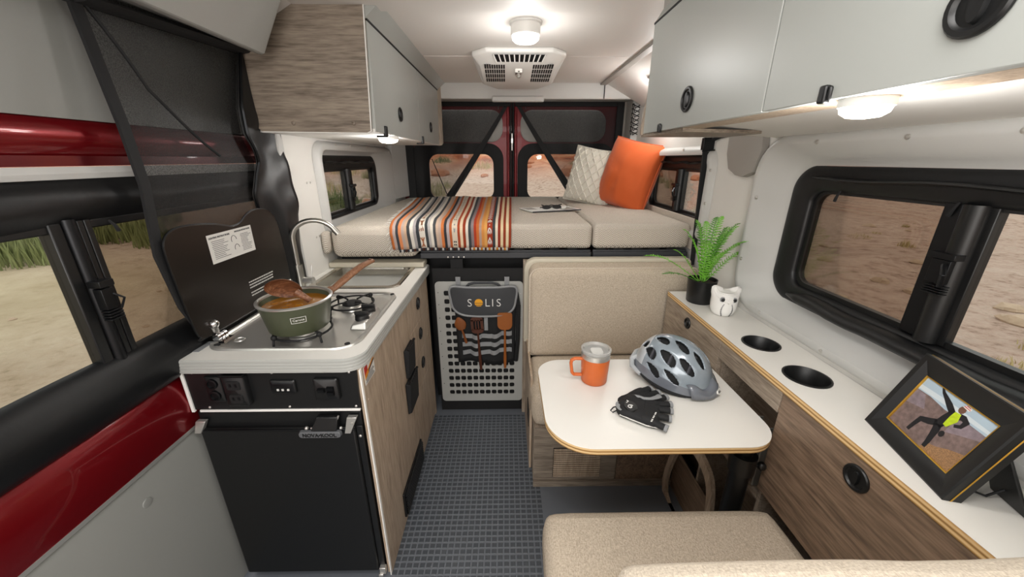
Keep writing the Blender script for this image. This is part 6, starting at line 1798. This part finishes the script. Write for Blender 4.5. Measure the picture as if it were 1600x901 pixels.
# the photograph in it: a flat print
mat('ph_sky', 'a9bcc9', 0.4); mat('ph_cloud', 'c9d3d8', 0.4); mat('ph_canyon', '75635f', 0.4, var=(110, 0.75)); mat('ph_ridge', '83767c', 0.4, var=(90, 0.6)); mat('ph_rock', '94714f', 0.4, var=(420, 0.9)); mat('ph_black', '15161a', 0.4); mat('ph_lime', 'b5cc23', 0.4, var=(120, 0.4)); mat('ph_skin', '6b4a3a', 0.4)
D0 = -0.0155
b = B(); b.face([F(0.026, 0.036, D0), F(0.19, 0.036, D0), F(0.19, 0.158, D0), F(0.026, 0.158, D0)]); ph = b.done('photo', M['ph_canyon'], pf_)
def print_(name, polys, m, lay, w=None):
    for q in polys:
        b = B()
        if w: b.loops([[F(p[0] - dx_, p[1] - dy_, D0 + lay * 0.00008), F(p[0] + dx_, p[1] + dy_, D0 + lay * 0.00008)] for p, dx_, dy_ in q], False)
        else: b.face([F(p[0], p[1], D0 + lay * 0.00008) for p in q])
        b.done(name, M[m], ph)
print_('print', [[(0.027, 0.126), (0.06, 0.128), (0.1, 0.124), (0.15, 0.129), (0.189, 0.129), (0.189, 0.157), (0.027, 0.157)]], 'ph_sky', 1)
print_('print', [[(0.027, 0.129), (0.09, 0.131), (0.189, 0.134), (0.189, 0.14), (0.1, 0.142), (0.027, 0.138)]], 'ph_cloud', 2)
print_('print', [[(0.13, 0.09), (0.15, 0.1), (0.189, 0.118), (0.189, 0.129), (0.15, 0.128), (0.13, 0.122)], [(0.027, 0.09), (0.07, 0.1), (0.05, 0.125), (0.027, 0.125)]], 'ph_ridge', 2)
print_('print', [[(0.118, 0.037), (0.12, 0.052), (0.14, 0.058), (0.16, 0.07), (0.189, 0.082), (0.189, 0.037)]], 'ph_rock', 3)
def limb(pts, ws):
    q = []
    for i, (p, w) in enumerate(zip(pts, ws)):
        a, c = pts[max(0, i - 1)], pts[min(len(pts) - 1, i + 1)]
        dx_, dy_ = c[0] - a[0], c[1] - a[1]; l_ = hypot(dx_, dy_)
        q.append((p, -dy_ / l_ * w, dx_ / l_ * w))
    return q
print_('print', [limb([(0.067, 0.157), (0.075, 0.15), (0.087, 0.144), (0.1, 0.137), (0.115, 0.128)], [0.002, 0.003, 0.0045, 0.006, 0.006]), limb([(0.128, 0.13), (0.138, 0.132), (0.147, 0.128), (0.145, 0.116), (0.135, 0.11)], [0.006, 0.006, 0.006, 0.004, 0.003]),
                 limb([(0.122, 0.132), (0.115, 0.11), (0.111, 0.092)], [0.011, 0.01, 0.009]), limb([(0.108, 0.096), (0.095, 0.088), (0.079, 0.081), (0.076, 0.065), (0.074, 0.047)], [0.007, 0.007, 0.006, 0.0045, 0.004]), limb([(0.112, 0.095), (0.117, 0.082), (0.119, 0.07), (0.122, 0.055), (0.123, 0.042)], [0.008, 0.0075, 0.006, 0.005, 0.004])], 'ph_black', 4, True)
print_('print', [limb([(0.124, 0.134), (0.126, 0.12), (0.122, 0.1)], [0.006, 0.009, 0.004])], 'ph_lime', 5, True)
print_('print', [[(0.125 + 0.007 * cos(k * pi / 5), 0.143 + 0.008 * sin(k * pi / 5)) for k in range(10)]], 'ph_skin', 5)
print_('print', [[(0.121, 0.149), (0.135, 0.147), (0.138, 0.152), (0.134, 0.156), (0.125, 0.155)]], 'paper', 6)
print_('print', [[(0.122, 0.1505), (0.136, 0.1495), (0.136, 0.151), (0.123, 0.152)], [(0.124, 0.1535), (0.135, 0.153), (0.134, 0.1545), (0.126, 0.155)]], 'warn_red', 7)
print_('print', [[(0.13 + 0.0055 * cos(k * pi / 5), 0.084 + 0.007 * sin(k * pi / 5)) for k in range(10)]], 'ph_black', 6)
# easel strut and cord behind
b = B()
es = [(0.14, 0.13), (0.2, 0.13), (0.215, 0.0), (0.16, 0.0)]
def E_(a, h, back): 
    p = P0 + e_ * a + n_h * back; return (p.x, p.y, 0.861 + h)
b.hexa([E_(0.175, 0.0, 0.115), E_(0.245, 0.0, 0.115), E_(0.245, 0.0, 0.109), E_(0.175, 0.0, 0.109), E_(0.165, 0.12, 0.068), E_(0.215, 0.12, 0.068), E_(0.215, 0.12, 0.062), E_(0.165, 0.12, 0.062)])
b.done('easel', M['plastic_black'], pf_, bevel=0.002)
b = B(); b.tube([E_(0.19, 0.035, 0.045), E_(0.2, 0.008, 0.06), E_(0.205, 0.005, 0.08), E_(0.205, 0.025, 0.1)], 0.0022, 6); b.done('cord', M['cloth_black'], pf_)
# ------------------------------------------------------------------ the desert outside
def ground_h(x, y):
    r = hypot(x, y - 1)
    h = -0.55
    # low rough ground
    h += mnoise.noise(Vector((x * 0.35, y * 0.35, 0))) * 0.10 * min(1, r / 5) + mnoise.noise(Vector((x * 1.3, y * 1.3, 4))) * 0.035
    # ground climbs to red slopes behind and far off on every side
    yb = max(0, y - 11 + 0.15 * x)
    h += 0.05 * yb + 0.55 * mnoise.noise(Vector((x * 0.13, y * 0.13, 9))) * min(1, yb / 10)
    h += 0.0028 * yb * yb * (1 if x < 3 else 0.6)
    far = max(0, r - 32)
    h += 0.10 * far
    return h
def add_ground():
    m = bpy.data.materials.new('desert'); m.use_nodes = True
    nt = m.node_tree; p = nt.nodes['Principled BSDF']; p.inputs['Roughness'].default_value = 0.95; p.inputs['Specular IOR Level'].default_value = 0.1
    tc = nt.nodes.new('ShaderNodeTexCoord')
    def N(sc, det=6, ro=0.6):
        n = nt.nodes.new('ShaderNodeTexNoise'); n.inputs['Scale'].default_value = sc; n.inputs['Detail'].default_value = det; n.inputs['Roughness'].default_value = ro
        nt.links.new(tc.outputs['Object'], n.inputs['Vector']); return n
    n1, n2, n3 = N(0.5), N(5, 8, 0.7), N(22, 6)
    r1 = ramp(nt, [(0.3, 'b39a8a'), (0.5, 'ccb0a0'), (0.7, 'dcc6b8')])
    nt.links.new(n1.outputs['Fac'], r1.inputs[0])
    r2 = ramp(nt, [(0.33, '80675a'), (0.45, 'cab0a0'), (0.6, 'dcc7b8'), (0.72, 'ab9d84')])
    nt.links.new(n2.outputs['Fac'], r2.inputs[0])
    mx = nt.nodes.new('ShaderNodeMixRGB'); mx.inputs[0].default_value = 0.75
    nt.links.new(r1.outputs[0], mx.inputs[1]); nt.links.new(r2.outputs[0], mx.inputs[2])
    mu = nt.nodes.new('ShaderNodeMixRGB'); mu.blend_type = 'MULTIPLY'; mu.inputs[0].default_value = 0.3
    nt.links.new(mx.outputs[0], mu.inputs[1]); nt.links.new(n3.outputs['Fac'], mu.inputs[2])
    # left of the van the sand is paler and yellower
    sp = nt.nodes.new('ShaderNodeSeparateXYZ'); nt.links.new(tc.outputs['Object'], sp.inputs[0])
    mr = nt.nodes.new('ShaderNodeMapRange'); mr.inputs[1].default_value = -1.0; mr.inputs[2].default_value = -7.0
    nt.links.new(sp.outputs[0], mr.inputs[0])
    my = nt.nodes.new('ShaderNodeMapRange'); my.inputs[1].default_value = 9.0; my.inputs[2].default_value = 5.0
    nt.links.new(sp.outputs[1], my.inputs[0])
    mm = nt.nodes.new('ShaderNodeMath'); mm.operation = 'MULTIPLY'
    nt.links.new(mr.outputs[0], mm.inputs[0]); nt.links.new(my.outputs[0], mm.inputs[1])
    m2 = nt.nodes.new('ShaderNodeMath'); m2.operation = 'MULTIPLY'; m2.inputs[1].default_value = 0.75
    nt.links.new(mm.outputs[0], m2.inputs[0])
    sand = nt.nodes.new('ShaderNodeMixRGB')
    rs = ramp(nt, [(0.35, 'b3a482'), (0.6, 'd3c6a6')]); nt.links.new(n1.outputs['Fac'], rs.inputs[0])
    nt.links.new(m2.outputs[0], sand.inputs[0]); nt.links.new(mu.outputs[0], sand.inputs[1]); nt.links.new(rs.outputs[0], sand.inputs[2])
    # red rock high up
    mz = nt.nodes.new('ShaderNodeMapRange'); mz.inputs[1].default_value = 0.9; mz.inputs[2].default_value = 2.2
    nt.links.new(sp.outputs[2], mz.inputs[0])
    red = nt.nodes.new('ShaderNodeMixRGB')
    rd = ramp(nt, [(0.35, '8d4a30'), (0.5, 'b96b47'), (0.65, 'd09a75')]); nt.links.new(n1.outputs['Fac'], rd.inputs[0])
    nt.links.new(mz.outputs[0], red.inputs[0]); nt.links.new(sand.outputs[0], red.inputs[1]); nt.links.new(rd.outputs[0], red.inputs[2])
    nt.links.new(red.outputs[0], p.inputs['Base Color'])
    bp_ = nt.nodes.new('ShaderNodeBump'); bp_.inputs['Strength'].default_value = 0.9; bp_.inputs['Distance'].default_value = 0.12
    nt.links.new(n2.outputs['Fac'], bp_.inputs['Height']); nt.links.new(bp_.outputs[0], p.inputs['Normal'])
    M['desert'] = m
    b = B()
    rings = [0.0] + [1.2 * 1.075 ** k for k in range(58)]
    na = 180
    R = []
    for k, r in enumerate(rings[1:]):
        R.append([(r * cos(2 * pi * i / na), 1 + r * sin(2 * pi * i / na), ground_h(r * cos(2 * pi * i / na), 1 + r * sin(2 * pi * i / na))) for i in range(na)])
    b.loops(R, True, True, False)
    g = b.done('ground', m, angle=80); setp(g, kind='structure')
add_ground()

random.seed(12)
mat('rock_tan', 'b39e88', 0.95, var=(6, 0.3), bump=(14, 0.8, 0.02))
mat('rock_red', 'b0775a', 0.95, var=(6, 0.3), bump=(14, 0.8, 0.02))
mat('grass_tall', '7f8757', 0.9, var=(3, 0.35))
mat('grass_dry', 'b3a477', 0.9, var=(3, 0.35))
mat('shrub_green', '6f7c4c', 0.9, var=(3, 0.4))
mat('shrub_grey', 'a09a76', 0.9, var=(3, 0.4))
mat('twig', '2e241d', 0.9)
def rock(x, y, s, m, label, group):
    b = B()
    sc = (1, random.uniform(0.6, 1.2), random.uniform(0.35, 0.6))
    a = random.random() * 6
    n, mm = 9, 6
    L = []
    for j in range(1, mm):
        t = pi * j / mm
        l = []
        for k in range(n):
            q = Vector((sin(t) * cos(2 * pi * k / n), sin(t) * sin(2 * pi * k / n), -cos(t)))
            d = 1 + 0.4 * mnoise.noise(q * 1.6 + Vector((x, y, 0)))
            px_, py_ = q.x * sc[0] * s * d, q.y * sc[1] * s * d
            l.append((x + px_ * cos(a) - py_ * sin(a), y + px_ * sin(a) + py_ * cos(a), ground_h(x, y) + s * 0.12 + q.z * sc[2] * s * d))
        L.append(l)
    b.loops(L, True, True, True)
    o = b.done('rock', m, angle=30); setp(o, label, 'rock', group)
SHR = [(-6.3, 13.9, 0.9, 1.2), (-4.6, 10.6, 0.5, 0.6), (-4.4, 12.9, 0.5, 0.7)]
rspots = [(q[0], q[1], q[2] * 1.6) for q in SHR]
def rfree(x, y, r):
    for (a, c, q) in rspots:
        if hypot(a - x, c - y) < q + r: return False
    rspots.append((x, y, r)); return True
def far_label(side): return {'r': 'small tan rock on the pinkish ground outside the big right window', 'l': 'small pale rock on the sand outside the sliding door window', 'b': 'red rock on the scrubby slope behind the rear doors'}[side]
for (x0, x1, y0, y1, n, side, s0, s1, m) in ((3, 13, 2.5, 12, 40, 'r', 0.04, 0.16, 'rock_tan'), (-7, -2.2, 1.4, 6, 24, 'l', 0.02, 0.06, 'rock_tan'), (-9, 12, 20, 34, 26, 'b', 0.25, 0.8, 'rock_red'), ):
    for k in range(n):
        x, y = random.uniform(x0, x1), random.uniform(y0, y1)
        if not rfree(x, y, s1 * 1.6): continue
        rock(x, y, random.uniform(s0, s1) * (1 if random.random() < 0.8 else 1.6), M[m], far_label(side), {'r': 'rocks outside the big right window', 'l': 'rocks outside the sliding door', 'b': 'rocks on the rear slope'}[side])
for k in range(30):
    x = random.uniform(-6.5, -3.2); y = -x * random.uniform(2.15, 3.1)
    s_ = random.uniform(0.18, 0.42)
    if rfree(x, y, s_ * 1.7): rock(x, y, s_, M['rock_red'], 'red rock on the slope outside the left rear side window', 'red rocks outside the left rear window')
def tuft(name, label, group, x, y, r, h, n, m, cat='grass', lean=0.35, kind=None):
    b = B()
    for k in range(n):
        a, q = random.random() * 2 * pi, r * sqrt(random.random())
        bx_, by_ = x + q * cos(a), y + q * sin(a)
        z = ground_h(bx_, by_) - 0.02
        hh = h * random.uniform(0.5, 1.0) * (1 - 0.45 * q / max(r, 0.01))
        w_ = h * 0.014 + 0.004
        d = random.random() * 2 * pi; ln = hh * lean * random.uniform(0.2, 1)
        c, s = cos(d + 1.57) * w_, sin(d + 1.57) * w_
        mx_, my_ = bx_ + cos(d) * ln * 0.35, by_ + sin(d) * ln * 0.35
        b.face([(bx_ - c, by_ - s, z), (bx_ + c, by_ + s, z), (mx_ + c * .8, my_ + s * .8, z + hh * 0.6), (bx_ + cos(d) * ln, by_ + sin(d) * ln, z + hh), (mx_ - c * .8, my_ - s * .8, z + hh * 0.6)])
    o = b.done(name, M[m], angle=80)
    setp(o, label, cat, group, kind)
    return o
spots_r = []
# reeds beyond the sliding door
for (x, y, r, h, n) in ((-9.6, 7.4, 0.8, 0.95, 420), (-11.6, 8.1, 1.0, 1.0, 420), (-10.2, 9.6, 0.9, 1.05, 420), (-8.5, 9.2, 0.6, 0.7, 260), (-14.2, 9.3, 1.2, 1.3, 420), (-14.8, 12.2, 1.4, 1.3, 420), (-11.8, 11.9, 1.2, 1.2, 420), (-17.2, 9.8, 1.4, 1.4, 420), (-13.0, 6.4, 1.1, 0.9, 420)):
    spots_r.append((x, y, r))
    tuft('reed_clump', 'clump of tall green reeds by the sandy track outside the sliding door', 'reed clumps outside the sliding door', x, y, r, h, n, 'grass_tall' if r < 1.25 else 'grass_dry', 'grass')
# dry tufts on the right
for k in range(34):
    a = random.uniform(0.25, 1.15); d = random.uniform(4, 15)
    if not rfree(1 + d * cos(a), 1 + d * sin(a), 0.45): continue
    tuft('dry_tuft', 'small dry grass tuft on the pinkish ground outside the big right window', 'dry tufts outside the big right window', 1 + d * cos(a), 1 + d * sin(a), random.uniform(0.08, 0.3), random.uniform(0.12, 0.3), 60, 'grass_dry', 'grass', 0.7)
for k in range(6):
    x, y = 3.2 + k * 0.45 + random.uniform(-.2, .2), 2.0 + random.uniform(0, 1.2)
    if not rfree(x, y, 0.4): continue
    tuft('dry_tuft', 'thin dry grass right outside the near pane of the big window', 'dry grass close to the big window', x, y, 0.3, 0.22, 80, 'grass_dry', 'grass', 0.6)
# scrub behind and at the rear side windows
spots = [q for q in rspots if q[1] > 6] + spots_r
def free(x, y, r):
    for (a, c, q) in spots:
        if hypot(a - x, c - y) < (q + r) * 1.15: return False
    spots.append((x, y, r)); return True
for k in range(110):
    x, y = random.uniform(-11, 11), random.uniform(17, 31)
    if not free(x, y, 0.95): continue
    tuft('scrub_bush', 'low scrub bush on the slope behind the rear doors', 'scrub bushes on the rear slope', x, y, random.uniform(0.4, 1.0), random.uniform(0.4, 0.9), 130, random.choice(['shrub_grey', 'shrub_grey', 'shrub_green', 'grass_dry']), 'bush', 0.8)
for (x, y, r, h) in SHR:
    tuft('green_shrub', 'green shrub on the red slope outside the left rear side window', 'green shrubs outside the left rear window', x, y, r, h, 800, 'shrub_green', 'bush', 0.7)
for k in range(16):
    x = random.uniform(-7, -3); y = -x * random.uniform(2.1, 3.1)
    if not free(x, y, 0.5): continue
    tuft('scrub_bush', 'low dry bush on the slope outside the left rear side window', 'dry bushes outside the left rear window', x, y, random.uniform(0.2, 0.5), random.uniform(0.2, 0.4), 90, random.choice(['shrub_grey', 'grass_dry', 'shrub_green']), 'bush', 0.8)
for k in range(16):
    x, y = random.uniform(5, 12), random.uniform(8, 22)
    if not free(x, y, 0.7): continue
    tuft('scrub_bush', 'low olive bush on the slope outside the right rear side window', 'bushes outside the right rear window', x, y, random.uniform(0.3, 0.7), random.uniform(0.3, 0.7), 110, random.choice(['shrub_grey', 'shrub_green', 'grass_dry']), 'bush', 0.8)
